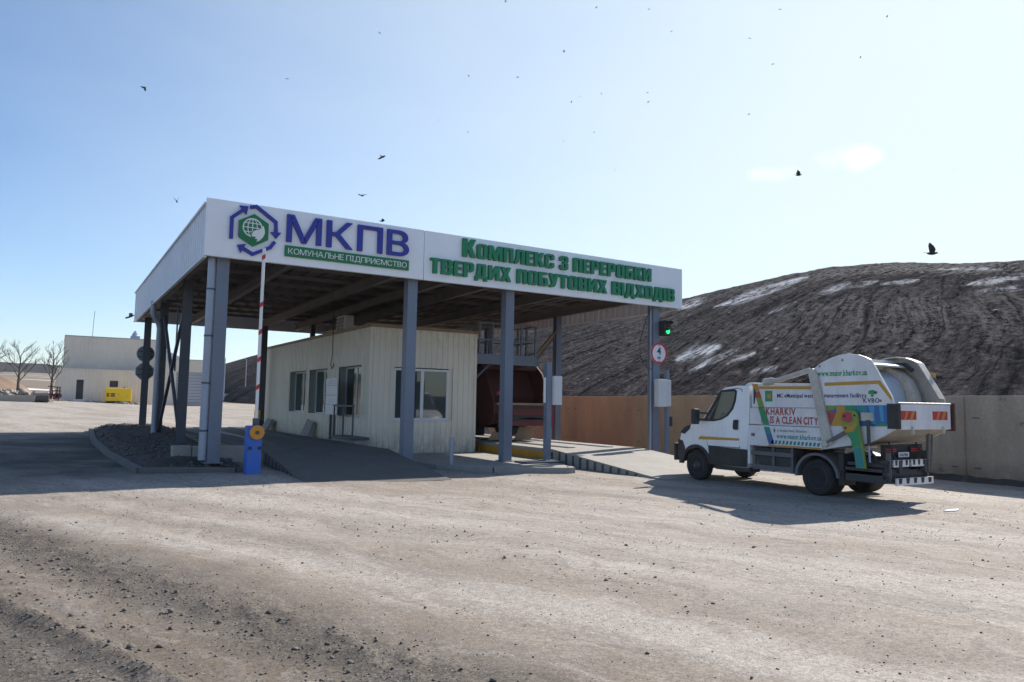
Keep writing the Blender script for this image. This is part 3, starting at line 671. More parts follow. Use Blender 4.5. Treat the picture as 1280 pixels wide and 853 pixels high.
BLOCK = {
 'К': (.58, [(0, 0), (0, 1), (.2, 1), (.2, .60), (.36, 1), (.57, 1), (.40, .53), (.58, 0), (.37, 0), (.23, .40), (.2, .33), (.2, 0)], []),
 'О': (.56, oct_(.56), [[(.2, .19), (.2, .81), (.23, .85), (.33, .85), (.36, .81), (.36, .19), (.33, .15), (.23, .15)]]),
 'М': (.78, [(0, 0), (0, 1), (.25, 1), (.39, .45), (.53, 1), (.78, 1), (.78, 0), (.6, 0), (.6, .6), (.46, 0), (.32, 0), (.18, .6), (.18, 0)], []),
 'П': (.56, [(0, 0), (0, 1), (.56, 1), (.56, 0), (.36, 0), (.36, .83), (.2, .83), (.2, 0)], []),
 'Л': (.60, [(0, 0), (0, .17), (.06, .20), (.10, .45), (.12, 1), (.6, 1), (.6, 0), (.4, 0), (.4, .83), (.31, .83), (.29, .35), (.24, .1), (.15, .0)], []),
 'Е': (.44, [(0, 0), (0, 1), (.44, 1), (.44, .83), (.2, .83), (.2, .60), (.41, .60), (.41, .44), (.2, .44), (.2, .17), (.44, .17), (.44, 0)], []),
 'С': (.56, [(.56, .62), (.56, .9), (.46, 1), (.1, 1), (0, .9), (0, .1), (.1, 0), (.46, 0), (.56, .1), (.56, .38), (.36, .38), (.36, .15), (.2, .15), (.2, .85), (.36, .85), (.36, .62)], []),
 'З': (.54, [(0, .66), (0, .9), (.1, 1), (.44, 1), (.54, .9), (.54, .6), (.47, .52), (.54, .44), (.54, .1), (.44, 0), (.1, 0), (0, .1), (0, .34), (.19, .34), (.19, .15), (.34, .15), (.34, .43), (.2, .43), (.2, .6), (.34, .6), (.34, .85), (.19, .85), (.19, .66)], []),
 'Р': (.54, [(0, 0), (0, 1), (.44, 1), (.54, .9), (.54, .46), (.44, .36), (.2, .36), (.2, 0)], [[(.2, .52), (.2, .85), (.34, .85), (.34, .52)]]),
 'Б': (.55, [(0, 0), (0, 1), (.5, 1), (.5, .83), (.2, .83), (.2, .62), (.45, .62), (.55, .52), (.55, .1), (.45, 0)], [[(.2, .15), (.2, .47), (.35, .47), (.35, .15)]]),
 'Н': (.56, [(0, 0), (0, 1), (.2, 1), (.2, .6), (.36, .6), (.36, 1), (.56, 1), (.56, 0), (.36, 0), (.36, .42), (.2, .42), (.2, 0)], []),
 'И': (.60, [(0, 0), (0, 1), (.19, 1), (.19, .45), (.40, 1), (.6, 1), (.6, 0), (.41, 0), (.41, .55), (.2, 0)], []),
 'Т': (.48, [(.14, 0), (.14, .83), (0, .83), (0, 1), (.48, 1), (.48, .83), (.34, .83), (.34, 0)], []),
 'В': (.56, [(0, 0), (0, 1), (.46, 1), (.55, .9), (.55, .62), (.49, .53), (.56, .43), (.56, .1), (.46, 0)], [[(.2, .59), (.2, .85), (.35, .85), (.35, .59)], [(.2, .15), (.2, .44), (.36, .44), (.36, .15)]]),
 'Д': (.66, [(0, -.16), (0, .15), (.06, .15), (.11, .45), (.13, 1), (.58, 1), (.58, .15), (.66, .15), (.66, -.16), (.5, -.16), (.5, 0), (.16, 0), (.16, -.16)], [[(.26, .15), (.31, .5), (.32, .84), (.38, .84), (.38, .15)]]),
 'Х': (.58, [(0, 0), (.18, .51), (.01, 1), (.22, 1), (.29, .72), (.36, 1), (.57, 1), (.40, .51), (.58, 0), (.37, 0), (.29, .30), (.21, 0)], []),
 'У': (.57, [(0, 1), (.21, 1), (.29, .55), (.36, 1), (.57, 1), (.41, .2), (.33, .04), (.2, 0), (.04, 0), (.04, .16), (.15, .17), (.19, .26)], []),
 'І': (.20, [(0, 0), (0, 1), (.2, 1), (.2, 0)], [])}
def smallcaps(words, x, z, w, hgt, bigh):
    ws_ = [BLOCK[c][0]*(bigh if i == 0 else 1) if c != ' ' else .20 for i, c in enumerate(words)]
    k_ = (w+.075*0)/(sum(ws_)+.075*(len(words)-1)); u = 0
    for i, c in enumerate(words):
        if c != ' ':
            q = bigh if i == 0 else 1; wd, out, hs_ = BLOCK[c]; f_ = lambda a, b, u=u, q=q: (u+a*k_*q, b*hgt*q)
            MB().prism([f_(*p) for p in out], lambda a, b, d: (x+a, Y0-d, z+b), .004, .092, [[f_(*p) for p in h_] for h_ in hs_]).build('letter', 'letter_green', ff)
        u += (ws_[i]+.075)*k_
smallcaps('КОМПЛЕКС З ПЕРЕРОБКИ', 8.99, 5.585, 6.65, .40, 1.22)
smallcaps('ТВЕРДИХ ПОБУТОВИХ ВІДХОДІВ', 8.06, 5.045, 8.57, .395, 1)
# emblem: green hexagon with a globe and a leaf-hand, three blue arrows around it
HC = (3.63, 5.535)
hexa = [(HC[0]+.375*math.sin(R(60*k)), HC[1]+.375*math.cos(R(60*k))) for k in range(6)]
FP = lambda u, v, d: (u, Y0-d, v)
MB().prism(hexa, FP, .003, .075).build('hexagon_plate', 'green_plate', ff)
mb = MB(); gc = (HC[0]-.03, HC[1]+.05); gr = .205
def ring2(mb, cx, cz, ra, rb, w, d0, d1, a0=0, a1=360, nseg=28):
    pts = []
    for k in range(nseg+1):
        t = R(a0+(a1-a0)*k/nseg); pts.append((t,))
    for (t,), (t2,) in zip(pts[:-1], pts[1:]):
        P = lambda t, k: (cx+(ra+k)*math.cos(t), cz+(rb+k)*math.sin(t))
        mb.prism([P(t, -w/2), P(t2, -w/2), P(t2, w/2), P(t, w/2)], FP, d0, d1)
ring2(mb, *gc, gr, gr, .026, .076, .082); ring2(mb, *gc, gr*.5, gr, .018, .076, .081)
for zz in (-.1, 0, .1):
    hw_ = math.sqrt(max(0, gr**2-zz**2)); mb.prism([(gc[0]-hw_, gc[1]+zz-.009), (gc[0]+hw_, gc[1]+zz-.009), (gc[0]+hw_, gc[1]+zz+.009), (gc[0]-hw_, gc[1]+zz+.009)], FP, .0762, .0805)
mb.prism([(gc[0]-.01, gc[1]-gr), (gc[0]+.01, gc[1]-gr), (gc[0]+.01, gc[1]+gr), (gc[0]-.01, gc[1]+gr)], FP, .0762, .0803)
mb.build('globe', 'white_plain', ff, fix=True)
leaf = [(-.05, -.11), (-.01, -.03), (.06, .01), (.15, .04), (.20, .13), (.235, .04), (.24, -.05), (.20, -.15), (.13, -.23), (.06, -.265), (.09, -.205), (.02, -.195), (.055, -.15), (-.03, -.155)]
MB().prism([(HC[0]+.095+(u-.095)*1.16, HC[1]-.07+(v+.07)*1.14) for u, v in leaf], FP, .0822, .084).build('leaf_border', 'green_plate', ff)
MB().prism([(HC[0]+u, HC[1]+v) for u, v in leaf], FP, .0845, .092).build('leaf_hand', 'white_plain', ff)
def arrow(pts, w=.075, hd=.12):
    mb = MB(); P = [Vector((p[0], p[1])) for p in pts]
    for a, b in zip(P[:-1], P[1:]):
        d = (b-a).normalized(); nn = Vector((-d.y, d.x)); a2, b2 = a-d*w*.28, b+d*w*.28
        mb.prism([a2-nn*w/2, b2-nn*w/2, b2+nn*w/2, a2+nn*w/2], FP, .003, .068+.001*random.random())
    d = (P[-1]-P[-2]).normalized(); nn = Vector((-d.y, d.x)); e = P[-1]
    mb.prism([e-nn*hd, e+d*hd*1.25, e+nn*hd], FP, .003, .072)
    mb.build('emblem_arrow', 'letter_blue', ff)
hx = lambda ang, r: (HC[0]+r*math.sin(R(ang)), HC[1]+r*math.cos(R(ang)))
arrow([hx(-116, .53), hx(-64, .53), hx(-30, .50)])
arrow([hx(-8, .53), hx(4, .56), hx(62, .55), hx(88, .50)])
arrow([hx(115, .52), hx(132, .52), hx(180, .55), hx(205, .49)])
cam_ = empty('security_camera', (2.5, 34.0, 4.9), 'small security camera on the rear corner of the canopy fascia', 'security camera')
MB().box(2.42, 2.55, 33.9, 34.05, 5.0, 5.16).box(2.551, 2.61, 33.95, 34.0, 5.05, 5.10).build('camera_body', 'steel_dark', cam_, bevel=.01)
MB().tube([(2.45, 33.95, 4.999), (2.30, 33.75, 4.93)], .035, 8).build('lens_tube', 'steel_dark', cam_)

# ================================================================== OFFICE BOOTH
SX0, SX1, SY0, SY1, SZ = 8.1, 11.8, 21.3, 34.3, 4.05
of = empty('weigh_office', (9.9, 27.8, 0), 'flat roofed beige corrugated office booth between the weighbridge lanes', 'booth')
fr_h = (9.0-SX0-.09, 10.93-SX0, 1.14, 2.79)
wl = [(22.0-SY0, 24.15-SY0, 1.2, 2.84), (25.35-SY0, 27.5-SY0, 1.22, 2.84), (27.95-SY0, 30.3-SY0, 1.24, 2.84)]
mb = MB()
mb.corr(SX1-SX0, -.1, SZ, lambda u, v, d: (SX0+u, SY0+.02-d, v), .195, .026, [fr_h])
mb.corr(SY1-SY0, -.1, SZ, lambda u, v, d: (SX0+.02-d, SY0+u, v), .195, .034, wl)
mb.corr(SY1-SY0, -.1, SZ, lambda u, v, d: (SX1-.02+d, SY0+u, v), .195, .016)
mb.corr(SX1-SX0, -.1, SZ, lambda u, v, d: (SX0+u, SY1-.02+d, v), .195, .016)
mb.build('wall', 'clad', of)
MB().box(SX0-.03, SX1+.03, SY0-.03, SY1+.03, SZ, SZ+.03).box(SX0-.035, SX1+.035, SY0-.035, SY0-.006, SZ-.07, SZ+.033).box(SX0-.035, SX0-.006, SY0-.004, SY1, SZ-.07, SZ+.033).build('roof', 'rust_tan', of)
MB().box(SX0-.012, SX0+.05, SY0-.012, SY0+.05, -.1, SZ-.071).build('corner_trim', 'clad', of)
MB().box(SX0+.45, SX1-.45, SY0+.45, SY1-.45, .2, .25).build('floor', 'concrete', of)
MB().box(SX0+.5, SX0+1.3, SY0+4.7, SY0+4.8, .2, 3.9).box(SX0+1.7, SX1-.3, SY0+4.7, SY0+4.8, .2, 3.9).box(SX0+1.25, SX1-.6, SY0+1.0, SY0+1.7, .9, .96).box(9.9, 10.4, SY0+.9, SY0+.95, 1.0, 1.4).build('interior', 'reveal', of)
# front window
a, b, z0, z1 = SX0+fr_h[0], SX0+fr_h[1], fr_h[2], fr_h[3]
w_ = MB().box(a, b, SY0+.004, SY0+.13, z0-.03, z0).box(a, b, SY0+.022, SY0+.13, z1, z1+.03).box(a-.03, a, SY0+.022, SY0+.13, z0, z1).box(b, b+.03, SY0+.022, SY0+.13, z0, z1)
w_ = w_.build('window', 'clad', of)
fm = MB(); ym0, ym1 = SY0+.07, SY0+.12; bx = b-.12; mid = 9.88
for (p, q_, r_, s_2) in ((a, a+.07, z0, z1-.03), (bx-.075, bx, z0, z1-.03), (mid-.055, mid+.055, z0+.075, z1-.1)): fm.box(p, q_, ym0, ym1, r_, s_2)
fm.box(a+.07, bx-.075, ym0, ym1, z0, z0+.075).box(a+.07, bx-.075, ym0, ym1, z1-.1, z1-.03)
fm.build('frame', 'pvc', w_, bevel=.008); MB().box(bx, b, ym0+.01, ym1, z0, z1).build('side_filler', 'clad', w_)
MB().box(a+.07, bx-.075, ym0+.02, ym0+.03, z0+.075, z1-.1).build('pane', 'pane', w_)
MB().box(a-.02, b+.02, SY0-.05, SY0+.07, z0-.028, z0-.004).build('sill', 'pvc', w_)
# windows of the left wall: deep reveals
for (u0_, u1_, z0, z1) in wl:
    y0_, y1_ = SY0+u0_, SY0+u1_; dp_ = .30
    w_ = MB().box(SX0+.022, SX0+dp_, y1_, y1_+.02, z0, z1).box(SX0+.022, SX0+dp_, y0_-.02, y0_, z0, z1).box(SX0+.022, SX0+dp_, y0_-.02, y1_+.02, z1, z1+.02).box(SX0+.022, SX0+dp_, y0_-.02, y1_+.02, z0-.02, z0).build('window', 'reveal', of)
    xf = SX0+dp_-.06; fm = MB()
    for p in (y0_, (y0_+y1_)/2-.03, y1_-.06): fm.box(xf, xf+.05, p, p+.06, z0, z1)
    fm.box(xf+.002, xf+.048, y0_+.06, y1_-.06, z0, z0+.06).box(xf+.002, xf+.048, y0_+.06, y1_-.06, z1-.06, z1); fm.build('frame', 'pvc', w_)
    MB().box(xf+.02, xf+.03, y0_+.06, y1_-.06, z0+.06, z1-.06).build('pane', 'pane_green', w_)
    MB().box(SX0-.035, SX0+.2, y0_+.005, y1_-.005, z0+.001, z0+.018).build('sill', 'pvc', w_)
# roof unit
ac = empty('air_conditioner', (8.7, 25.8, SZ+.03), 'white air conditioner unit on the office booth roof', 'air conditioner')
MB().box(8.5, 8.85, 25.0, 25.85, 4.13, 4.72).build('casing', 'white', ac, bevel=.02)
gl_ = MB()
for k in range(6): gl_.box(8.485, 8.499, 25.08+.12*k, 25.1+.12*k, 4.2, 4.66)
for k in range(4): gl_.box(8.486, 8.498, 25.06, 25.78, 4.22+.13*k, 4.235+.13*k)
gl_.build('grille', 'steel_dark', ac)
MB().box(8.5, 8.85, 25.1, 25.14, 4.08, 4.13).box(8.5, 8.85, 25.7, 25.74, 4.08, 4.13).build('feet', 'steel_dark', ac)
tag(MB().tube([(8.04, 24.75, 4.75), (8.03, 24.75, 4.05), (8.05, 24.78, 3.3), (8.02, 24.84, 2.95), (8.03, 24.72, 2.8), (8.04, 24.62, 2.86), (8.05, 24.6, 2.98)], .014, 6).build('hanging_cable', 'black', smooth=True), 'thin black cable looping down the booth wall above the notice board', 'cable')
# notice board, landing with railing, leaning slab
bd = empty('notice_board', (7.74, 23.6, .45), 'white notice board on dark posts beside the railed booth landing', 'notice board')
MB().box(7.68, 7.72, 23.06, 24.2, 1.26, 2.44).build('board', 'white', bd, bevel=.006)
ln_ = MB()
for z in (1.58, 1.88, 2.2): ln_.box(7.672, 7.679, 23.1, 24.16, z, z+.018)
for k in range(5): ln_.box(7.673, 7.679, 23.2+.02*k, 24.05-.05*k, 2.26+.03*k, 2.268+.03*k)
for k in range(7):
    if k % 3: ln_.box(7.674, 7.679, 23.2, 24.0-.07*(k % 4), 1.62+.06*k, 1.627+.06*k)
ln_.build('ruled_lines', 'clad_grey', bd)
MB().box(7.725, 7.79, 23.42, 23.5, .45, 2.3).box(7.725, 7.79, 23.78, 23.86, .45, 2.3).build('post', 'steel_dark', bd)
la = empty('entrance_landing', (7.7, 21.9, .45), 'small dark steel landing with a railing beside the booth', 'landing')
MB().box(7.45, 8.04, 21.0, 22.85, .56, .64).build('platform', 'steel_dark', la)
MB().box(7.6, 8.03, 21.0, 23.1, .2, .55).build('step', 'concrete', la, bevel=.02)
MB().box(7.49, 7.54, 20.95, 22.8, 1.54, 1.59).build('handrail', 'steel_dark', la)
for y in (21.0, 21.85, 22.72): MB().box(7.495, 7.535, y, y+.045, .64, 1.54).build('post', 'steel_dark', la)
tag(MB().obox((7.85, 26.6, .72), (.10, .0, .26), (0, .38, .05), (.04, 0, -.016)).build('concrete_slab', 'concrete', bevel=.02), 'broken grey concrete slab leaning on the booth below its windows', 'slab')
tag(MB().obox((7.8, 32.3, .68), (.12, .0, .2), (0, .4, .02), (.06, 0, -.03)).build('concrete_slab', 'concrete', bevel=.02), 'grey concrete slab leaning on the booth beside the yellow marker post', 'slab')
yp = empty('marker_post', (7.55, 33.2, .4), 'short yellow marker post with a black band by the far booth corner', 'post')
MB().tube([(7.55, 33.2, .4), (7.55, 33.2, 1.25)], .13, 12).build('post', 'gen_yellow', yp, True); MB().tube([(7.55, 33.2, .55), (7.55, 33.2, .8)], .134, 12).build('band', 'black', yp)

# ================================================================== WEIGHBRIDGES
def bridge(nm, xa, xb, ya, yb, zt, yr, lab, ymat, tipz, rmat):
    t = empty(nm, ((xa+xb)/2, (ya+yb)/2, 0), lab, 'weighbridge')
    d = MB()
    k = ya
    while k < yb-.1: d.box(xa, xb, k+.006, min(k+3.0, yb)-.006, zt-.10, zt); k += 3.0
    d.build('deck', rmat, t, bevel=.008)
    rl = MB()
    for xx in (xa+.72, xb-.98): rl.box(xx, xx+.26, ya+.3, yb-.2, zt+.001, zt+.022)
    rl.build('wheel_strip', 'steel_dark', t)
    for xx in (xa, xb-.1):
        b_ = MB(); b_.box(xx, xx+.1, ya+.25, yb, zt-.42, zt-.101)
        kk = ya+.5
        while kk < yb: b_.box(xx-.035, xx-.001, kk, kk+.1, zt-.42, zt-.12) if xx == xa else b_.box(xx+.101, xx+.135, kk, kk+.1, zt-.42, zt-.12); kk += 1.9
        b_.box(xx-.03, xx+.13, ya+.25, yb, zt-.45, zt-.421); b_.build('side_beam', ymat, t)
    MB().box(xa+.15, xb-.15, ya+.4, yb, zt-.6, zt-.43).build('under_frame', 'black', t)
    ramp = [(ya-.02, zt), (yr, tipz+.012), (yr+.05, tipz-.3), (ya-.02, -.3)]
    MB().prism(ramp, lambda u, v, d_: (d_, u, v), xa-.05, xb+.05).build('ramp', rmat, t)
    kk = yr+.9
    while kk < ya-.1:
        z_ = tipz+(zt-tipz)*(kk-yr)/(ya-yr); MB().box(xa-.085, xa-.051, kk, kk+.06, -.2, z_-.02).build('ramp_rib', 'steel_dark', t); kk += .32
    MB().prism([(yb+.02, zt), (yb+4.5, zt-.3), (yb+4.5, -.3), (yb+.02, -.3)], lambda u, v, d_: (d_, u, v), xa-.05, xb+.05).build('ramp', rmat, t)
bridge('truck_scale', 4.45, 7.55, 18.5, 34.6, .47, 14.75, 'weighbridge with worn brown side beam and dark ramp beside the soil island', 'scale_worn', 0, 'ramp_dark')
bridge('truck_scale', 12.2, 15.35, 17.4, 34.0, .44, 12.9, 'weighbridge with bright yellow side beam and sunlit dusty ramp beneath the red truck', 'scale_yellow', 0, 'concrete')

# islands and kerbs
def kerb(pts, w=.15, hh=.15, nm='kerb', km='kerb'):
    mb = MB()
    for a, b in zip(pts[:-1], pts[1:]):
        a, b = Vector((a[0], a[1], 0)), Vector((b[0], b[1], 0)); L = (b-a).length; nseg = max(1, int(L/1.0)); d = (b-a)/nseg
        for k in range(nseg):
            p, q_ = a+d*k, a+d*(k+1); e = d.normalized()*.004; zp, zq = g1(p.x, p.y), g1(q_.x, q_.y)
            p1, q1 = p+e, q_-e; sd = Vector((-d.y, d.x, 0)).normalized()*w/2
            vs = [(*(p1-sd).xy, zp-.2), (*(q1-sd).xy, zq-.2), (*(q1+sd).xy, zq-.2), (*(p1+sd).xy, zp-.2), (*(p1-sd).xy, zp+hh), (*(q1-sd).xy, zq+hh), (*(q1+sd).xy, zq+hh), (*(p1+sd).xy, zp+hh)]
            mb.add(vs, [(0, 3, 2, 1), (4, 5, 6, 7), (0, 1, 5, 4), (1, 2, 6, 5), (2, 3, 7, 6), (3, 0, 4, 7)])
    return struct(mb.build(nm, km, bevel=.012))
isl = [(3.72, 23), (3.72, 17.0), (3.45, 16.9), (1.62, 17.5), (1.28, 22), (1.15, 27), (1.3, 33.5)]
kerb(isl, .15, .11, 'kerb', 'kerb_shade')
uu_ = np.linspace(0, 1, 26)[:, None]; yv_ = np.linspace(17.15, 34.2, 150)[None, :]
xl = np.interp(yv_, [17.15, 17.5, 22, 27, 33.5, 35], [2.9, 1.7, 1.36, 1.23, 1.38, 1.5]); xr_ = np.interp(yv_, [17.1, 23, 36], [3.66, 3.9, 4.3])
IX = xl+(xr_-xl)*uu_; IY = yv_+0*uu_
edge = np.minimum(np.minimum(uu_, 1-uu_)*6, 1)
IZ = G(IX, IY)+.08+.16*edge*ss(17.3, 18.2, IY)+.12*(fbm(IX*2.2, IY*2.2, 4, 81)-.45)*edge+.05*(fbm(IX*8, IY*8, 3, 82)-.5)*edge
struct(grid('soil', 'soil', IX, IY, IZ))
k = 1500; ui = rng.random(k); yi = rng.uniform(17.25, 33.8, k); xa_ = np.interp(yi, [17.15, 17.5, 22, 27, 33.5, 35], [2.9, 1.7, 1.36, 1.23, 1.38, 1.5]); xb_ = np.interp(yi, [17.1, 23, 36], [3.62, 3.86, 4.2]); xi = xa_+(xb_-xa_)*ui
i0 = np.clip(np.rint(ui*25).astype(int), 0, 25); j0 = np.clip(np.rint((yi-17.15)/(34.2-17.15)*149).astype(int), 0, 149)
tag(rocks('soil_clods', np.stack([xi, yi, IZ[i0, j0]+.01], -1), np.clip(np.exp(rng.normal(-3.9, .55, k)), .01, .07), 'clod', .8, 12), 'dark clods of earth scattered over the soil of the kerbed island', 'clods')
tag(MB().box(2.35, 2.75, 18.3, 18.7, .2, .62).box(2.76, 4.1, 18.25, 18.7, .15, .60).build('concrete_plinth', 'concrete', bevel=.02), 'grey concrete plinth in the soil by the column with the collared rain pipe', 'plinth')
# right hand island
tag(struct(MB().prism([(8.0, 21.6), (7.95, 18.6), (8.52, 17.3), (9.42, 15.98), (11.25, 15.2), (11.35, 15.4), (12.1, 17.4), (12.1, 21.6)], lambda u, v, d: (u, v, d), -.2, .125).build('pavement', 'concrete')))
kerb([(7.9, 18.7), (8.45, 17.25), (9.35, 15.9), (11.15, 15.08), (11.33, 15.45)], .15, .145)
tag(MB().tube([(8.72, 16.98, .12), (8.72, 16.98, .83)], .055, 12).build('bollard', 'pipe', smooth=True), 'thin grey metal bollard at the kerb in front of the booth window', 'bollard')
tag(MB().box(10.75, 11.95, 16.55, 17.2, .13, .17).build('steel_plate', 'steel_dark'), 'flat dark plate lying on the pavement around the cabinet post', 'plate')
tp = empty('terminal_post', (11.62, 16.9, .17), 'steel post with a white terminal box on the pavement by the red truck', 'terminal post')
MB().box(11.54, 11.70, 16.82, 16.98, .171, 2.86).box(11.44, 11.8, 16.72, 17.08, .171, .19).build('post', 'steel', tp, bevel=.006)
cb_ = MB().box(11.71, 12.0, 16.74, 17.06, 1.70, 2.50).build('cabinet', 'cabinet', tp, bevel=.012)
MB().box(11.74, 11.97, 16.732, 16.739, 1.78, 2.42).build('door', 'cabinet', cb_)
MB().box(11.47, 11.535, 16.86, 16.9, 1.75, 2.45).build('side_plate', 'pvc', tp)
tp = empty('terminal_post', (16.42, 17.3, 0), 'thin post with a white cabinet below the round height limit sign', 'terminal post')
MB().box(16.34, 16.46, 17.18, 17.3, .0, 2.85).build('post', 'steel', tp)
cb_ = MB().box(15.78, 16.14, 16.95, 17.14, 1.70, 2.55).box(16.141, 16.33, 16.97, 17.14, 1.72, 2.53).build('cabinet', 'cabinet', tp, bevel=.012)
MB().box(15.81, 16.11, 16.942, 16.949, 1.76, 2.50).build('door', 'cabinet', cb_)
MB().box(16.47, 16.56, 17.16, 17.28, 1.1, 1.4).build('button_box', 'black', tp)
# height limit sign and signal on the right column
sg = empty('height_limit_sign', (16.1, 17.3, 3.35), 'round red rimmed white height limit sign reading 4 m below the traffic light', 'sign')
cS = Vector((16.08, 17.27, 3.37))
MB().lathe(cS, (0, -1, 0), [(0, .34), (.02, .345)], 32).build('plate', 'white', sg)
mb = MB()
for k in range(40):
    t, t2 = 2*math.pi*k/40, 2*math.pi*(k+1)/40; P = lambda t, r_: (cS.x+r_*math.cos(t), cS.z+r_*math.sin(t))
    mb.prism([P(t, .275), P(t2, .275), P(t2, .343), P(t, .343)], lambda u, v, d: (u, cS.y-.021-d, v), 0, .004)
mb.build('rim', 'red', sg)
ck = MB(); sign_text(ck, '4', .17, .25, lambda u, v, d: (cS.x-.085+u, cS.y-.0205-d, cS.z-.045+v), 0, .004, .02)
sign_text(ck, 'м', .12, .12, lambda u, v, d: (cS.x-.06+u, cS.y-.0205-d, cS.z-.185+v), 0, .004, .02)
ck.prism([(cS.x-.045, cS.z+.262), (cS.x+.045, cS.z+.262), (cS.x, cS.z+.225)], lambda u, v, d: (u, cS.y-.0205-d, v), 0, .003)
ck.prism([(cS.x-.045, cS.z-.262), (cS.x+.045, cS.z-.262), (cS.x, cS.z-.225)], lambda u, v, d: (u, cS.y-.0205-d, v), 0, .003)
ck.build('figure', 'navy', sg)
MB().box(cS.x-.04, cS.x+.04, 17.28, 17.42, 3.1, 3.6).build('bracket', 'steel_dark', sg)
tl = empty('traffic_light', (16.3, 17.2, 4.0), 'small two-lamp traffic light showing green above the round height limit sign', 'traffic light')
MB().box(16.18, 16.46, 17.1, 17.36, 3.93, 4.42).build('housing', 'black', tl, bevel=.015)
for z, mt in ((4.07, 'green_lamp'), (4.29, 'dark_red')):
    MB().lathe((16.32, 17.099, z), (0, -1, 0), [(0, .085), (.02, .07), (.03, .03)], 20).build('lamp', mt, tl)
    vs_m = MB()
    for k in range(10):
        t, t2 = R(10+16*k), R(26+16*k); P = lambda t, r_: (16.32+r_*math.cos(t), z+r_*math.sin(t))
        vs_m.prism([P(t, .1), P(t2, .1), P(t2, .112), P(t, .112)], lambda u, v, d: (u, 17.098-d, v), 0, .14)
    vs_m.build('visor', 'black', tl)
tag(MB().tube([(15.96, 17.5, .1), (15.96, 17.5, 4.86)], .03, 8).build('conduit', 'pipe', smooth=True), 'thin grey conduit running up the column that carries the traffic light', 'conduit')
tag(MB().tube([(15.9, 17.42, 4.8), (15.62, 17.4, 4.3), (15.42, 17.4, 3.7), (15.42, 17.4, 3.3), (15.6, 17.4, 2.98), (15.85, 17.42, 2.86), (15.97, 17.44, 2.9)], .012, 6).build('cable_loop', 'black', smooth=True), 'black cable hanging in a loop beside the traffic light column', 'cable')
# inspection gantry beside the right lane
ga = empty('inspection_gantry', (13.1, 21.9, 3.1), 'blue-grey railed inspection platform above the red truck beside the booth', 'platform')
MB().box(11.83, 14.2, 21.4, 22.6, 3.22, 3.30).build('floor', 'steel', ga)
MB().box(11.83, 14.22, 21.36, 21.4, 3.02, 3.36).box(11.83, 14.22, 22.6, 22.64, 3.02, 3.36).box(14.2, 14.24, 21.36, 22.64, 3.02, 3.36).build('edge_beam', 'steel', ga)
for (x, y) in ((11.95, 21.42), (12.45, 21.42), (13.0, 21.42), (13.6, 21.42), (14.18, 21.42), (14.18, 22.0), (14.18, 22.58), (13.0, 22.58), (12.2, 22.58)):
    MB().box(x-.03, x+.03, y-.03, y+.03, 3.3, 4.42).build('post', 'steel', ga)
for z in (3.82, 4.38):
    MB().box(11.85, 14.21, 21.40, 21.44, z, z+.05).box(11.85, 14.21, 22.56, 22.6, z, z+.05).box(14.16, 14.2, 21.44, 22.56, z, z+.05).build('rail', 'steel', ga)
for yb_ in (21.5, 22.5): MB().bar((11.8, yb_, 2.5), (12.5, yb_, 3.1), .07, .07).build('bracket', 'steel_dark', ga)
tag(MB().tube([(12.35, 22.9, 4.3), (12.5, 22.85, 3.95), (12.6, 22.8, 3.7), (12.75, 22.8, 3.45)], .09, 8).build('hose', 'pipe', smooth=True), 'pale bent hose hanging behind the platform rail nearest the booth', 'hose')
tag(MB().tube([(13.85, 22.8, 4.4), (13.8, 22.8, 4.1), (13.95, 22.8, 3.95), (14.05, 22.8, 3.7)], .05, 8).build('hose', 'pipe', smooth=True), 'pale curled hose behind the platform rail at its outer end', 'hose')

# ================================================================== BARRIER
ba = empty('barrier_gate', (3.72, 16.6, .1), 'blue parking barrier with its red and white arm raised upright', 'barrier')
hb = MB().box(3.56, 3.86, 16.42, 16.74, .08, 1.14).build('housing', 'barrier_blue', ba, bevel=.015)
MB().box(3.53, 3.89, 16.39, 16.77, .06, .09).build('base', 'steel_dark', ba)
MB().box(3.58, 3.65, 16.408, 16.419, .63, .70).box(3.78, 3.85, 16.408, 16.419, .63, .70).build('lock', 'black', hb)
MB().lathe((3.735, 16.405, 1.0), (0, -1, 0), [(0, .155), (.05, .155), (.065, .14)], 28).build('hub_disc', 'orange', ba)
MB().tube([(3.735, 16.41, 1.0), (3.735, 16.3, 1.0)], .04, 10).build('shaft', 'steel_dark', ba)
arm = MB().box(3.70, 3.765, 16.475, 16.515, 1.12, 5.02).build('arm', 'white', ba, bevel=.008)
for z in (1.9, 2.5, 3.1, 3.7, 4.75):
    MB().prism([(3.698, z), (3.767, z+.05), (3.767, z+.15), (3.698, z+.10)], lambda u, v, d: (u, 16.4725+d, v), 0, .045).build('red_band', 'red', arm)
MB().box(3.665, 3.795, 16.46, 16.53, 1.141, 1.3).build('clamp', 'steel_dark', ba)
# backs of two signs on the rear left column
for (lab, zc, nn_, rad) in (('back of a round grey road sign above an eight sided one', 3.48, 36, .33), ('back of an eight sided grey road sign under a round one', 2.76, 8, .36)):
    e = empty('road_sign', (3.07, 32.95, zc), lab, 'sign')
    poly = [(3.06+rad*math.cos(2*math.pi*(k+.5)/nn_), zc+rad*math.sin(2*math.pi*(k+.5)/nn_)) for k in range(nn_)]
    MB().prism(poly, lambda u, v, d: (u, 33.30+d, v), 0, .012).build('plate', 'sign_back', e)
    MB().box(2.80, 3.32, 33.26, 33.297, zc+.08, zc+.11).box(2.80, 3.32, 33.26, 33.297, zc-.14, zc-.11).build('clamp', 'steel_dark', e)
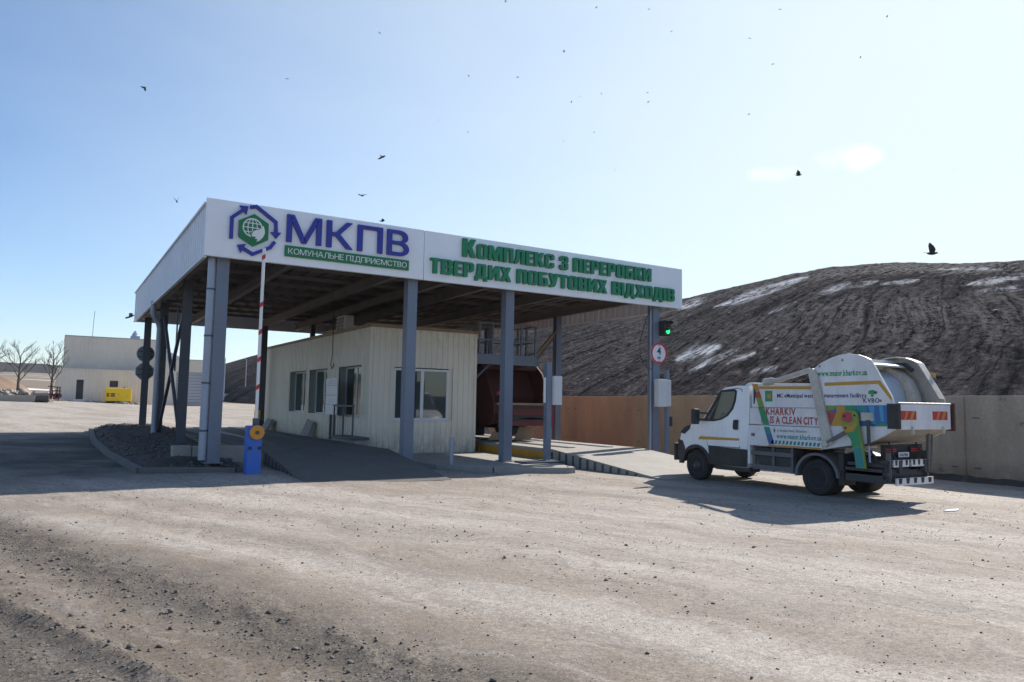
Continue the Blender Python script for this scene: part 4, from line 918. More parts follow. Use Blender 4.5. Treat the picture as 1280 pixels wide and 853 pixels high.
# ================================================================== VEHICLES
def wheel(parent, c, sgn, r=.35, wd=.22, dual=False, rimmat='rim'):
    """c: centre of the outer face; sgn: outward direction along x"""
    o = Vector((sgn, 0, 0)); wd2 = wd*2.15 if dual else wd
    prof = [(-wd2, r*.62), (-wd2, r*.9), (-wd2+.03, r*.985), (-wd2+.06, r), (-wd2*.5-.02, r), (-wd2*.5, r*.985), (-wd2*.5+.02, r), (-.06, r), (-.03, r*.985), (0, r*.9), (.004, r*.8), (-.005, r*.66), (-.02, r*.6)]
    w_ = MB().lathe(c, o, prof, 40).build('wheel', 'rubber', parent, True)
    k = -.11 if dual else -.02
    rm = MB().lathe(c, o, [(-wd+.02, r*.6), (-.02, r*.62), (-.012, r*.58), (k-.03, r*.52), (k-.05, r*.40), (k+.02, r*.30), (k+.05, r*.18), (k+.08, r*.15), (k+.085, r*.08)], 32)
    rm.build('rim', rimmat, w_, True)
    nb = MB()
    for i in range(8):
        t = 2*math.pi*i/8; p = Vector(c)+o*(k+.01)+Vector((0, r*.36*math.cos(t), r*.36*math.sin(t)))
        nb.tube([p, p+o*.03], .018, 6)
    nb.build('wheel_nuts', 'chassis', w_)
    return w_
XC, XL, XR = 13.85, 12.95, 14.75
tr = empty('garbage_truck', (13.85, 10.4, 0), 'white garbage truck with green and red lettering and open rear hopper parked on the yard', 'truck')
def hw(z): return .895 if z < 1.3 else (.895-.105*(z-1.3)/.9)
cabside = lambda sg: (lambda u, v, d: (XC+sg*(hw(v)+d), u, v))
arch = [(12.63+.43*math.cos(R(a)), .36+.43*math.sin(R(a))) for a in range(8, 176, 12)]
winp = [(12.36, 1.395), (12.08, 1.40), (11.86, 1.44), (11.68, 1.53), (11.55, 1.68), (11.50, 1.85), (11.48, 2.07), (11.52, 2.10), (11.91, 2.08), (11.96, 2.02)]
outer = [(13.14, .38)]+[(y, z) for y, z in arch if y < 13.13]+[(12.2, .40), (11.12, .40), (11.1, 1.3), (11.1, 2.17), (11.13, 2.2), (11.5, 2.2), (11.82, 2.16), (11.95, 2.09), (12.48, 1.38), (12.75, 1.31), (13.0, 1.2), (13.12, 1.06), (13.18, .85), (13.18, .6)]
cab = MB()
for sg in (-1, 1): cab.prism(outer, cabside(sg), -.04, 0, [winp])
ts = [-1, -.93, -.75, -.4, 0, .4, .75, .93, 1]
def strip(mb, rows, bul):
    vs = []; 
    for (y, z), b in zip(rows, bul):
        for t in ts: vs.append((XC+t*(hw(z)-.001), y+b*(1-abs(t)**2.5), z))
    m = len(ts); mb.add(vs, [(i*m+k, i*m+k+1, (i+1)*m+k+1, (i+1)*m+k) for i in range(len(rows)-1) for k in range(m-1)])
nose = [(13.14, .38), (13.18, .6), (13.18, .85), (13.12, 1.06), (13.0, 1.2), (12.75, 1.31), (12.48, 1.38)]
strip(cab, nose, [.3, .34, .34, .33, .3, .24, .17])
strip(cab, [(11.95, 2.09), (11.82, 2.16), (11.5, 2.2), (11.13, 2.2), (11.1, 2.17), (11.1, 1.3), (11.12, .4)], [.12, .08, .0, 0, 0, 0, 0])
cabo = cab.build('cab', 'cab_white', tr, True)
ws = MB(); strip(ws, [(12.48, 1.383), (12.22, 1.72), (11.95, 2.088)], [.17, .16, .12]); ws.build('windscreen', 'cab_glass', tr, True)
MB().prism([(11.1, 2.21), (11.32, 2.215), (11.2, 2.27), (11.02, 2.27)], lambda u, v, d: (XC+d, u, v), -.72, .72).build('roof_spoiler', 'cab_white', tr)
MB().box(12.94, 13.2, 11.04, 11.09, .5, 2.2).box(14.5, 14.76, 11.04, 11.09, .5, 2.2).build('cab_rear_panel', 'cab_white', tr)
MB().box(13.1, 14.6, 11.35, 11.8, .75, .95).box(13.15, 13.6, 11.3, 11.42, .95, 1.75).box(14.0, 14.5, 11.3, 11.42, .95, 1.75).box(13.25, 13.5, 11.31, 11.41, 1.76, 1.98).box(13.0, 14.7, 12.2, 12.5, .9, 1.36).build('seats', 'tan_seat', tr, bevel=.03)
st_ = MB(); cst = Vector((13.38, 12.05, 1.42)); axs = Vector((0, -.75, .66)).normalized(); a1 = axs.orthogonal().normalized(); a2 = axs.cross(a1)
st_.tube([cst+.19*(math.cos(2*math.pi*k/20)*a1+math.sin(2*math.pi*k/20)*a2) for k in range(21)], .014, 6); st_.tube([cst, cst-axs*.25], .02, 6); st_.bar(cst-a1*.18, cst+a1*.18, .03, .015); st_.build('steering_wheel', 'tan_seat', tr)
for sg in (-1, 1):
    f_ = cabside(sg)
    seam = MB().prism([(12.27, .815), (12.44, 1.37), (11.95, 2.10), (11.46, 2.15), (11.32, 2.12), (11.32, .815)], f_, .0008, .0025, [winp])
    dd = MB().prism([(12.255, .83), (12.425, 1.365), (11.945, 2.087), (11.46, 2.135), (11.335, 2.11), (11.335, .83)], f_, .003, .012, [winp])
    door = dd.build('door', 'cab_white', tr)
    seam.build('door_seal', 'black', door)
    MB().prism([(12.40, 1.385), (12.08, 1.385), (11.86, 1.425), (11.665, 1.52), (11.53, 1.675), (11.475, 1.85), (11.455, 2.08), (11.52, 2.125), (11.93, 2.10), (11.99, 2.03)], f_, .0125, .017, [[(12.30, 1.425), (12.22, 1.425), (12.0, 1.83), (12.0, 1.86)], [(12.10, 1.425), (12.07, 1.43), (11.86, 1.465), (11.71, 1.55), (11.585, 1.69), (11.53, 1.86), (11.51, 2.06), (11.535, 2.075), (11.90, 2.06), (11.92, 2.02)]]).build('window_trim', 'black', door)
    MB().prism([(u*.98+.02*11.8, v) for u, v in winp], f_, -.02, -.014).build('window_pane', 'cab_glass', door)
    MB().prism([(11.36, 1.22), (11.47, 1.22), (11.49, 1.26), (11.49, 1.40), (11.47, 1.44), (11.36, 1.44)], f_, .0125, .045).build('handle', 'black', door, bevel=.008)
    MB().prism([(12.56, .955), (12.5, 1.03), (11.338, 1.03), (11.338, .98), (12.1, .965)], f_, .0122, .0145).build('stripe', 'yellow', door)
    MB().prism([(12.2, .40), (12.24, .82), (11.11, .80), (11.12, .41)], f_, .0125, .02).build('sill_panel', 'black', tr)
    ar_o = [(12.63+.47*math.cos(R(a)), .36+.47*math.sin(R(a))) for a in range(8, 176, 8)]; ar_i = [(12.63+.40*math.cos(R(a)), .36+.40*math.sin(R(a))) for a in range(8, 176, 8)]
    MB().prism([p for p in ar_o if p[0] < 13.16]+[p for p in ar_i[::-1] if p[0] < 13.16], f_, -.10, .028).build('arch_trim', 'black', tr)
    MB().prism([(13.17, .36), (13.21, .6), (13.205, .93), (13.07, .90), (12.99, .72), (13.05, .5), (13.08, .36)], f_, -.06, .018).build('bumper_corner', 'black', tr)
    MB().prism([(13.13, 1.09), (13.01, 1.215), (12.80, 1.29), (12.84, 1.18), (13.0, 1.06)], f_, .002, .02).build('headlight', 'pane', tr)
    xm = XC+sg*1.12
    m_ = MB().box(xm-.09, xm+.09, 12.38, 12.50, 1.31, 1.67).build('mirror', 'black', tr, bevel=.03)
    MB().box(xm-.07, xm+.07, 12.372, 12.379, 1.36, 1.64).build('mirror_glass', 'pane', m_); MB().bar((XC+sg*.86, 12.3, 1.42), (XC+sg*1.05, 12.42, 1.42), .05, .05).bar((XC+sg*.86, 12.25, 1.56), (XC+sg*1.05, 12.42, 1.58), .04, .04).build('mirror_arm', 'black', m_)
MB().box(13.1, 14.6, 13.47, 13.53, .4, .82).build('bumper', 'black', tr, bevel=.02)
for x, sg in ((12.96, -1), (14.74, 1)):
    wheel(tr, (x, 12.63, .35), sg, .35, .22); wheel(tr, (x+.01*sg, 9.39, .355), sg, .36, .21, True)
# chassis and running gear
ch = MB()
for x in (13.38, 14.22): ch.box(x, x+.1, 7.95, 12.3, .55, .78)
for y in (8.3, 9.0, 10.2, 11.2): ch.box(13.48, 14.22, y, y+.1, .58, .74)
ch.box(13.3, 14.4, 12.45, 12.8, .28, .42).box(13.2, 14.5, 9.33, 9.45, .30, .42).lathe((13.85, 9.55, .36), (0, -1, 0), [(0, .1), (.05, .16), (.2, .16), (.25, .1)], 14).box(13.05, 13.36, 9.95, 10.9, .40, .86).box(14.3, 14.66, 9.95, 11.0, .35, .86)
ch.build('chassis', 'chassis', tr)
MB().box(13.0, 13.35, 11.1, 12.1, .30, .41).build('step_box', 'chassis', tr, bevel=.02)
for xs_ in (12.965, 14.70):
    g_ = MB()
    for (za, zb_) in ((.70, .79), (.40, .50)): g_.box(xs_, xs_+.04, 9.95, 11.02, za, zb_)
    for y in (9.98, 10.45, 10.95): g_.box(xs_+.041, xs_+.08, y, y+.06, .38, .9)
    g_.build('side_guard', 'guard', tr, bevel=.006)
    arc_o = [(9.39+.50*math.cos(R(a)), .37+.47*math.sin(R(a))) for a in range(-2, 183, 10)]; arc_i = [(9.39+.44*math.cos(R(a)), .37+.42*math.sin(R(a))) for a in range(-2, 183, 10)]
    xa = 12.93 if xs_ < 13 else 14.30
    MB().prism(arc_o+arc_i[::-1], lambda u, v, d: (d, u, v), xa, xa+.46).build('mudguard', 'guard', tr)
MB().box(12.98, 13.35, 8.82, 8.93, .25, .85).build('mud_flap', 'black', tr)
MB().box(13.0, 13.9, 8.05, 8.8, .36, .62).box(13.0, 13.05, 7.95, 8.9, .5, .56).box(13.0, 13.04, 8.0, 8.75, .66, .72).build('equipment_frame', 'chassis', tr)
# compactor body
plate = [(11.06, .92), (10.95, 2.24), (9.52, 2.22), (9.46, 2.49), (9.27, 2.62), (9.05, 2.71), (8.85, 2.765), (8.66, 2.785), (8.45, 2.755), (8.30, 2.70), (8.20, 2.65), (8.08, 2.45), (7.80, 1.94), (7.765, 1.80), (7.765, 1.36), (8.0, 1.22), (8.3, 1.08), (8.9, .98), (9.2, .92)]
SD = lambda u, v, d: (XL-d, u, v)
pl = MB().prism(plate, SD, -.06, 0).build('side_plate', 'body_white', tr, bevel=.012)
p2 = MB().prism(plate, lambda u, v, d: (XR+d, u, v), -.06, 0).build('side_plate', 'hopper', tr, bevel=.012)
MB().prism([(11.05, .93), (10.94, 2.20), (9.5, 2.185), (9.44, 2.45), (9.05, 2.67), (8.75, 2.72), (8.75, 2.66), (8.9, 1.4), (9.2, .93)], lambda u, v, d: (d, u, v), XL+.061, XR-.061).build('body', 'body_white', tr)
MB().prism([(7.80, 1.38), (8.02, 1.235), (8.3, 1.10), (8.9, 1.0), (9.15, .96), (9.15, 1.40), (8.6, 1.32), (8.3, 1.3), (7.95, 1.42)], lambda u, v, d: (d, u, v), XL+.061, XR-.061).build('hopper_floor', 'belly', tr)
bl = [(8.92, 2.56), (8.76, 2.53), (8.60, 2.44), (8.42, 2.30), (8.32, 2.05), (8.27, 1.8), (8.25, 1.45)]
MB().prism(bl+[(y+.05, z-.03) for y, z in bl[::-1]], lambda u, v, d: (d, u, v), XL+.07, 14.25).build('packer_blade', 'blade', tr, True)
hood = [(9.30, 2.50), (9.05, 2.58), (8.85, 2.63), (8.66, 2.645), (8.50, 2.62), (8.42, 2.59)]
MB().prism(hood+[(y, z-.035) for y, z in hood[::-1]], lambda u, v, d: (d, u, v), XL+.062, XR-.062).build('hood', 'hopper', tr, True)
rb_o = [(8.84, 2.59), (8.64, 2.57), (8.44, 2.46), (8.27, 2.30), (8.16, 2.05), (8.10, 1.8), (8.08, 1.5)]
MB().prism(rb_o+bl[::-1], lambda u, v, d: (d, u, v), 14.26, 14.50).build('guard_arch', 'hopper', tr, True)
rim_o = plate[3:16]
fl = MB()
for a, b in zip(rim_o[2:-4], rim_o[3:-3]): fl.bar((XR-.15, *a), (XR-.15, *b), .18, .025, (0, b[1]-a[1], -(b[0]-a[0])))
fl.build('plate_rim', 'hopper', p2)
MB().tube([(14.5, 8.62, 2.62), (14.45, 8.4, 2.62), (14.42, 8.25, 2.5)], .045, 8).build('hydraulic_hose', 'black', tr, True)
MB().lathe((14.78, 8.05, 2.36), (0, 0, 1), [(0, .05), (.06, .055), (.1, .03)], 12).build('beacon', 'orange_v', tr); MB().box(14.74, 14.83, 8.0, 8.1, 2.3, 2.355).build('beacon_bracket', 'steel_dark', tr)
tg = MB().box(XL+.07, XR-.03, 7.70, 7.755, 1.36, 1.82).build('tailboard', 'body_white', tr, bevel=.01)
MB().tube([(XL+.05, 7.72, 1.835), (XR, 7.72, 1.84)], .022, 8).build('top_rail', 'hopper', tg)
MB().box(XL-.005, XL+.068, 7.68, 7.90, 1.37, 1.83).build('rubber_buffer', 'black', tr)
MB().box(XR+.005, XR+.06, 7.66, 7.9, 1.33, 1.86).build('edge_plate', 'dark_red', tr)
MB().box(13.36, 13.40, 7.66, 7.70, 1.28, 1.42).build('tail_hook', 'hopper', tg); MB().box(14.38, 14.42, 7.66, 7.70, 1.28, 1.42).build('tail_hook', 'hopper', tg)
for x in (13.03, 14.09):
    rf = MB().box(x, x+.50, 7.690, 7.698, 1.54, 1.70).build('reflector', 'red', tg)
    MB().prism([(x+.10, 1.545), (x+.16, 1.545), (x+.25, 1.695), (x+.17, 1.695)], lambda u, v, d: (u, 7.6885-d, v), 0, .002).prism([(x+.28, 1.545), (x+.36, 1.545), (x+.45, 1.695), (x+.36, 1.695)], lambda u, v, d: (u, 7.6885-d, v), 0, .002).build('chevron', 'orange_v', rf)
# rear end: lights, number plate, steps
MB().box(13.2, 14.5, 8.15, 8.2, .55, 1.06).build('rear_panel', 'black', tr)
for x in (13.18, 14.02):
    l_ = MB().box(x, x+.36, 8.10, 8.145, .90, 1.02).build('tail_light', 'black', tr)
    MB().box(x+.01, x+.35, 8.092, 8.098, .93, .95).box(x+.01, x+.35, 8.092, 8.098, .97, .99).build('lens', 'red', l_)
np_ = MB().box(13.60, 13.93, 8.08, 8.10, .83, .92).build('number_plate', 'white_plain', tr)
sign_text(MB(), '0467МА', .26, .055, lambda u, v, d: (13.63+u, 8.0795-d, .848+v), 0, .003, .01).build('plate_characters', 'navy', np_, fix=False)
MB().box(13.2, 14.45, 7.97, 8.13, .745, .77).build('upper_step', 'chassis', tr)
for (x0, x1, z0, z1, y) in ((13.22, 13.72, .66, .79, 7.96), (13.80, 14.30, .66, .79, 7.96), (13.20, 14.42, .33, .46, 7.90)):
    b_ = MB().box(x0, x1, y, y+.03, z0, z1).build('bumper_board', 'white', tr)
    nn_ = 3 if x1-x0 < .8 else 5; pt = (x1-x0)/nn_
    for i in range(nn_): MB().prism([(x0+pt*(i+.30), z0+.03), (x0+pt*(i+.62), z0+.03), (x0+pt*(i+.72), z1-.002), (x0+pt*(i+.25), z1-.002)], lambda u, v, d: (u, y-.001-d, v), 0, .004).build('black_mark', 'black', b_)
MB().box(12.98, 14.3, 8.0, 8.08, .36, .44).box(13.05, 13.1, 7.95, 8.05, .40, .75).box(14.3, 14.36, 7.95, 8.05, .40, .95).box(13.0, 13.2, 7.98, 8.1, .70, .78).build('step_frame', 'chassis', tr)
for pts_ in ([(13.3, 8.1, 1.12), (13.28, 8.0, .9), (13.34, 7.98, .7), (13.5, 8.05, .58)], [(14.2, 8.1, 1.1), (14.28, 8.0, .85), (14.2, 7.97, .62), (14.05, 8.05, .5)], [(13.05, 8.3, .95), (13.02, 8.15, .75), (13.1, 8.05, .55)], [(13.55, 8.12, .8), (13.6, 8.02, .62), (13.75, 8.02, .60), (13.8, 8.1, .5)]):
    MB().tube(pts_, .018, 6).build('hydraulic_hose', 'black', tr, True)
MB().box(13.2, 14.4, 8.02, 8.14, .48, .60).build('under_run_bar', 'chassis', tr, bevel=.008); MB().box(14.0, 14.3, 8.2, 8.5, .42, .62).build('tool_box', 'black', tr, bevel=.015)
MB().box(13.1, 13.14, 7.96, 8.04, .46, .92).build('hinge_bracket', 'guard', tr)
MB().bar((14.42, 7.98, 1.28), (14.5, 8.05, .6), .05, .05).bar((14.56, 7.98, 1.25), (14.62, 8.05, .55), .03, .03).build('support_strut', 'guard', tr)
# left side: slanted post, ram, lift arm, panels
MB().prism([(9.52, 2.50), (9.40, 2.52), (9.31, 2.40), (8.98, 1.05), (9.10, 1.02), (9.20, 1.06)], SD, .002, .07).build('slanted_post', 'hopper', tr, bevel=.01)
MB().tube([(12.93, 10.46, 2.275), (12.93, 10.25, 2.30), (12.93, 9.49, 2.49)], .052, 12).tube([(12.93, 10.62, 2.265), (12.93, 10.40, 2.285)], .075, 12).build('tilt_ram', 'hopper', tr, True)
MB().box(12.90, 12.96, 9.06, 9.2, 1.14, 1.30).build('pump_unit', 'chassis', tr)
MB().lathe((12.93, 9.16, 1.03), (-1, 0, 0), [(0, .07), (.06, .07), (.08, .04)], 14).build('pivot', 'hopper', tr)
MB().bar((12.90, 9.16, 1.03), (12.86, 8.60, 1.33), .04, .06).build('link_rod', 'guard', tr)
arm_p = [(8.735, 1.36), (8.745, 1.60), (8.71, 1.66), (8.64, 1.69), (8.50, 1.69), (8.44, 1.66), (8.41, 1.58), (8.39, 1.32), (8.33, 1.05), (8.28, .62), (8.47, .62), (8.50, .90), (8.56, 1.15), (8.68, 1.28)]
la_ = MB().prism(arm_p, SD, .05, .12).build('lift_arm', 'lime', tr, bevel=.012)
def patch(nm, poly, mat, d0, par): MB().prism(poly, SD, d0, d0+.002).build(nm, mat, par, fix=True)
patch('colour_patch', [(8.73, 1.50), (8.735, 1.62), (8.64, 1.67), (8.53, 1.66), (8.50, 1.50), (8.6, 1.45)], 'truck_red', .1205, la_)
patch('colour_patch', [(8.66, 1.27), (8.72, 1.42), (8.56, 1.40), (8.46, 1.47), (8.42, 1.44), (8.5, 1.30)], 'yellow', .1205, la_)
patch('colour_patch', [(8.56, 1.15), (8.66, 1.26), (8.50, 1.29), (8.41, 1.42), (8.395, 1.32), (8.35, 1.05), (8.52, .98)], 'truck_green', .1205, la_)
patch('colour_patch', [(8.46, .64), (8.495, .90), (8.515, .97), (8.345, 1.03), (8.29, .64)], 'teal_v', .1205, la_)
for p in ((8.68, 1.58), (8.47, 1.60), (8.66, 1.36)): MB().lathe((XL-.121, *p), (-1, 0, 0), [(0, .022), (.012, .02)], 10).build('bolt', 'black', la_)
MB().box(XL-.045, XL-.002, 8.15, 8.40, 1.50, 1.66).build('cylinder_bracket', 'hopper', tr, bevel=.01)
MB().tube([(12.86, 8.22, 1.52), (12.86, 8.21, 1.05)], .032, 10).build('lift_cylinder', 'chassis', tr, True); MB().tube([(12.86, 8.21, 1.049), (12.86, 8.20, .74)], .018, 8).build('cylinder_rod', 'pipe', tr, True)
MB().box(XL-.03, XL-.002, 9.22, 11.06, 1.346, 1.352).box(XL-.012, XL-.002, 9.36, 11.0, 1.722, 1.728).box(XL-.012, XL-.002, 10.45, 10.455, .95, 1.34).build('panel_seam', 'black', pl)
MB().box(XL-.026, XL-.003, 9.24, 11.05, .905, 1.343).build('side_locker', 'body_white', tr, bevel=.006)
MB().box(XL-.022, XL-.003, 10.72, 11.02, 1.36, 1.70).build('locker_lid', 'body_white', tr, bevel=.006)
MB().prism([(10.93, 1.80), (10.90, 1.80), (10.86, 2.05), (10.89, 2.12), (10.925, 2.12)], SD, .001, .006).build('slot', 'black', pl)
# graphics
def gfx(nm, poly, mat, d=.0015, par=pl): MB().prism(poly, SD, d, d+.002).build(nm, mat, par)
LK = .0275
gfx('stripe', [(10.78, 2.115), (10.78, 2.175), (9.47, 2.165), (9.46, 2.10)], 'yellow'); gfx('stripe', [(9.18, 2.165), (9.18, 2.23), (8.02, 2.255), (7.80, 1.955), (7.80, 1.87), (8.06, 2.19)], 'yellow')
ds = lambda t: (10.97-.45*t, 2.235-1.28*t)
for (t0, t1, mt, d) in ((0, .14, 'orange_v', .002), (.14, .24, 'truck_red', .002), (.24, .40, 'lime', .002), (.40, .56, 'truck_green', .024), (.56, .68, 'truck_green', .024), (.72, .84, 'teal_v', LK), (.84, 1.0, 'blue_v', LK)):
    a, b = ds(t0), ds(t1); gfx('ribbon_patch', [a, (a[0]-.15, a[1]), (b[0]-.15, b[1]), b], mt, d)
gfx('crest_field', [(10.62, 1.85), (10.62, 2.08), (10.43, 2.08), (10.43, 1.85)], 'truck_green'); gfx('crest_mark', [(10.57, 1.93), (10.55, 2.03), (10.52, 1.99), (10.48, 2.03), (10.47, 1.91)], 'orange_v', .004)
def tx(text, y0, z, w, hgt, mat, off=.01, d=.002, par=pl, nm='lettering', **kw):
    sign_text(MB(), text, w, hgt, lambda u, v, dd: (XL-dd, y0-u, z+v), d, d+.002, off, **kw).build(nm, mat, par, fix=False)
tx('MC «Municipal waste', 10.31, 1.935, .93, .085, 'navy', .02, gap=.06); tx('management facility»', 9.19, 1.94, .90, .085, 'navy', .02, gap=.06)
tx('KHARKIV', 10.60, 1.575, .74, .145, 'truck_red', .035); tx('IS A CLEAN CITY', 10.50, 1.395, 1.17, .15, 'truck_red', .035, d=.002, gap=.075)
tx('s. Ecolan lane, Kharkiv', 10.30, 1.225, .72, .055, 'grey_text', .01, LK); tx('www.musor.kharkov.ua', 10.32, 1.085, 1.07, .105, 'teal_v', .02, LK, gap=.06)
gfx('pin_mark', [(10.37, 1.19), (10.40, 1.25), (10.37, 1.29), (10.34, 1.25)], 'grey_text', LK)
tx('www.musor.kharkov.ua', 9.33, 2.36, 1.06, .115, 'truck_green', .025, gap=.06); tx('KVBO', 8.36, 1.845, .32, .085, 'navy', .02)
gfx('tree_mark', [(8.20, 1.95), (8.21, 2.0), (8.26, 2.01), (8.25, 2.06), (8.18, 2.085), (8.11, 2.06), (8.10, 2.01), (8.15, 2.0), (8.16, 1.95)], 'truck_green')
gfx('colour_field', [(9.20, 1.78), (9.06, 1.385), (7.88, 1.415), (7.88, 1.80)], 'blue_v', .0012)
for poly, mt in (([(9.19, 1.775), (9.155, 1.67), (8.98, 1.70), (8.93, 1.775)], 'lime'), ([(9.15, 1.66), (9.06, 1.39), (8.93, 1.65)], 'truck_red'), ([(8.93, 1.775), (8.92, 1.66), (9.05, 1.39), (8.82, 1.39), (8.72, 1.6), (8.75, 1.775)], 'yellow'),
                 ([(8.75, 1.775), (8.70, 1.56), (8.5, 1.66), (8.52, 1.78)], 'truck_green'), ([(8.5, 1.78), (8.45, 1.6), (8.28, 1.66), (8.33, 1.785)], 'teal_v'), ([(8.25, 1.785), (8.2, 1.45), (8.12, 1.45), (8.15, 1.785)], 'sky_v'), ([(8.05, 1.79), (8.02, 1.5), (7.96, 1.5), (7.98, 1.79)], 'sky_v'), ([(8.2, 1.40), (8.0, 1.47), (7.89, 1.44), (7.89, 1.415)], 'truck_green')):
    gfx('colour_patch', poly, mt, .0035)
for k in range(13):
    y = 10.46-.092*k; gfx('hatch_bar', [(y, .965), (y-.055, .965), (y-.075, 1.04), (y-.02, 1.04)], 'teal_v', LK)
gfx('stripe', [(10.52, .91), (10.53, .945), (9.26, .945), (9.25, .91)], 'orange_v', LK)
gfx('label', [(10.98, 1.10), (10.98, 1.17), (10.88, 1.17), (10.88, 1.10)], 'grey_text', LK)
for p in ((9.28, 2.56), (8.78, 2.66), (8.1, 2.03), (8.02, 1.88)): gfx('rust_spot', [(p[0]+.03*math.cos(R(60*k))*(.7+.5*random.random()), p[1]+.028*math.sin(R(60*k))) for k in range(6)], 'rust_tan', .0015)

M['tail_red'] = paint('dull_red', (.24, .03, .03), .5, .4, (.1, .04, .035), 5)
# ---- dirty red refuse truck standing on the right weighbridge
DZ = .465
rt = empty('garbage_truck', (13.75, 25, DZ), 'dirty dark red garbage truck seen from behind under the canopy beside the booth', 'truck')
side = [(21.35, DZ+1.25), (21.3, DZ+.9), (21.55, DZ+.55), (22.4, DZ+.45), (23.6, DZ+.6), (23.6, DZ+2.72), (22.5, DZ+2.72), (22.0, DZ+2.35)]
for x in (12.5, 14.83): MB().prism(side, lambda u, v, d: (x+d, u, v), 0, .07).build('tailgate_side', 'dark_red', rt, bevel=.01)
MB().box(12.571, 14.829, 22.3, 23.6, DZ+2.45, DZ+2.72).build('tailgate_top', 'dark_red', rt)
MB().prism([(23.0, DZ+2.45), (22.9, DZ+2.45), (22.35, DZ+1.5), (22.5, DZ+1.0), (22.6, DZ+1.0), (22.45, DZ+1.5)], lambda u, v, d: (d, u, v), 12.6, 14.8).build('packer_blade', 'dark_red', rt)
MB().prism([(21.36, DZ+1.2), (21.34, DZ+.92), (21.6, DZ+.6), (22.5, DZ+.5), (23.0, DZ+.6), (23.0, DZ+.7), (22.4, DZ+.62), (21.7, DZ+.72), (21.48, DZ+.95), (21.46, DZ+1.2)], lambda u, v, d: (d, u, v), 12.572, 14.828).build('hopper_bin', 'chassis', rt)
bar_ = MB().box(12.62, 14.8, 21.22, 21.28, DZ+.50, DZ+1.20).build('loading_board', 'red_bar', rt, bevel=.01)
MB().box(12.55, 14.86, 21.19, 21.30, DZ+1.205, DZ+1.28).build('top_rail', 'rust_tan', bar_)
for x in (13.02, 14.72): MB().box(x, x+.10, 21.17, 21.215, DZ+.46, DZ+1.36).build('red_upright', 'tail_red', bar_)
tb = MB()
for k in range(11): x = 13.2+.13*k; tb.prism([(x, DZ+1.19), (x+.06, DZ+1.02), (x+.11, DZ+1.19)], lambda u, v, d: (u, 21.214-d, v), 0, .01)
tb.build('jagged_edge', 'black', bar_)
for (z, s_2) in ((.80, -.09), (.66, .07)):
    MB().prism([(13.2+.15*k, DZ+z+s_2*math.sin(math.pi*k/10)) for k in range(10)]+[(13.2+.15*k, DZ+z+.09+s_2*.4*math.sin(math.pi*k/10)) for k in range(9, -1, -1)], lambda u, v, d: (u, 21.214-d, v), 0, .01).build('dark_arc', 'black', bar_)
MB().box(12.5, 14.9, 23.65, 27.2, DZ+.7, DZ+2.6).build('body', 'dark_red', rt, bevel=.04)
MB().box(12.6, 14.8, 27.5, 29.2, DZ+.45, DZ+2.3).build('cab', 'red_bar', rt, bevel=.12)
MB().box(13.15, 13.3, 22, 28.8, DZ+.4, DZ+.65).box(14.1, 14.25, 22, 28.8, DZ+.4, DZ+.65).build('chassis', 'chassis', rt)
for x, sg in ((12.55, -1), (14.85, 1)):
    wheel(rt, (x, 23.9, DZ+.5), sg, .49, .26, True); wheel(rt, (x, 28.2, DZ+.5), sg, .49, .28)
for x in (12.6, 14.3): MB().box(x, x+.5, 23.0, 23.03, DZ+.12, DZ+.62).build('mud_flap', 'black', rt)
MB().prism([(13.55, DZ+.02), (14.25, DZ+.02), (14.3, DZ+.46), (13.75, DZ+.46)], lambda u, v, d: (u, 21.7+d, v), 0, .02).build('splash_plate', 'rust_tan', rt)
MB().prism([(12.4, DZ+.02), (13.25, DZ+.02), (13.2, DZ+.22), (12.6, DZ+.30)], lambda u, v, d: (u, 21.5+d, v), 0, .03).build('splash_plate', 'rust_tan', rt)
for x in (12.66, 14.5): MB().box(x, x+.22, 21.38, 21.42, DZ+1.55, DZ+1.65).build('tail_light', 'red', rt)

# ================================================================== FAR YARD
fb = empty('industrial_building', (6, 88, 1), 'large beige corrugated industrial building with a lower front block across the yard', 'building')
BZ = .6
hl = [(1.80-.04, 2.42-.04, BZ, 3.38), (4.70-.04, 5.45-.04, 2.72, 3.36)]
mb = MB(); lowx0, lowx1 = .04, 9.0
mb.corr(lowx1-lowx0, BZ, 4.42, lambda u, v, d: (lowx0+u, 85.02-d, v), .34, .03, hl)
mb.corr(3, BZ, 4.42, lambda u, v, d: (lowx0+.02-d, 85+u, v), .34, .03); mb.corr(3, BZ, 4.42, lambda u, v, d: (lowx1-.02+d, 85+u, v), .34, .03)
mb.build('front_block', 'clad_far', fb)
MB().box(lowx0+.3, lowx1, 85.15, 88, 4.22, 4.30).build('front_block_roof', 'steel_dark', fb)
MB().box(lowx0-.02, lowx0+.5, 84.97, 85.3, 4.30, 4.50).box(lowx0+.52, lowx1, 84.96, 85.02, 4.42, 4.47).build('parapet_cap', 'clad_far', fb)
mb = MB(); ux0, ux1 = .62, 9.3
mb.corr(ux1-ux0, BZ, 7.82, lambda u, v, d: (ux0+u, 87.02-d, v), .34, .03); mb.corr(11, BZ, 7.82, lambda u, v, d: (ux0+.02-d, 87+u, v), .34, .03); mb.corr(11, BZ, 7.82, lambda u, v, d: (ux1-.02+d, 87+u, v), .34, .03)
mb.build('tall_block', 'clad_far', fb)
MB().box(ux0-.05, ux1+.05, 86.94, 98.05, 7.82, 7.90).build('tall_block_roof', 'clad_grey', fb)
mb = MB(); wx0, wx1 = 9.3, 14.1
mb.corr(wx1-wx0, BZ, 5.85, lambda u, v, d: (wx0+u, 86.52-d, v), .34, .03, [(1.75, 4.5, BZ, 4.55)]); mb.corr(9, BZ, 5.85, lambda u, v, d: (wx1-.02+d, 86.5+u, v), .34, .03); mb.build('side_wing', 'clad_far', fb)
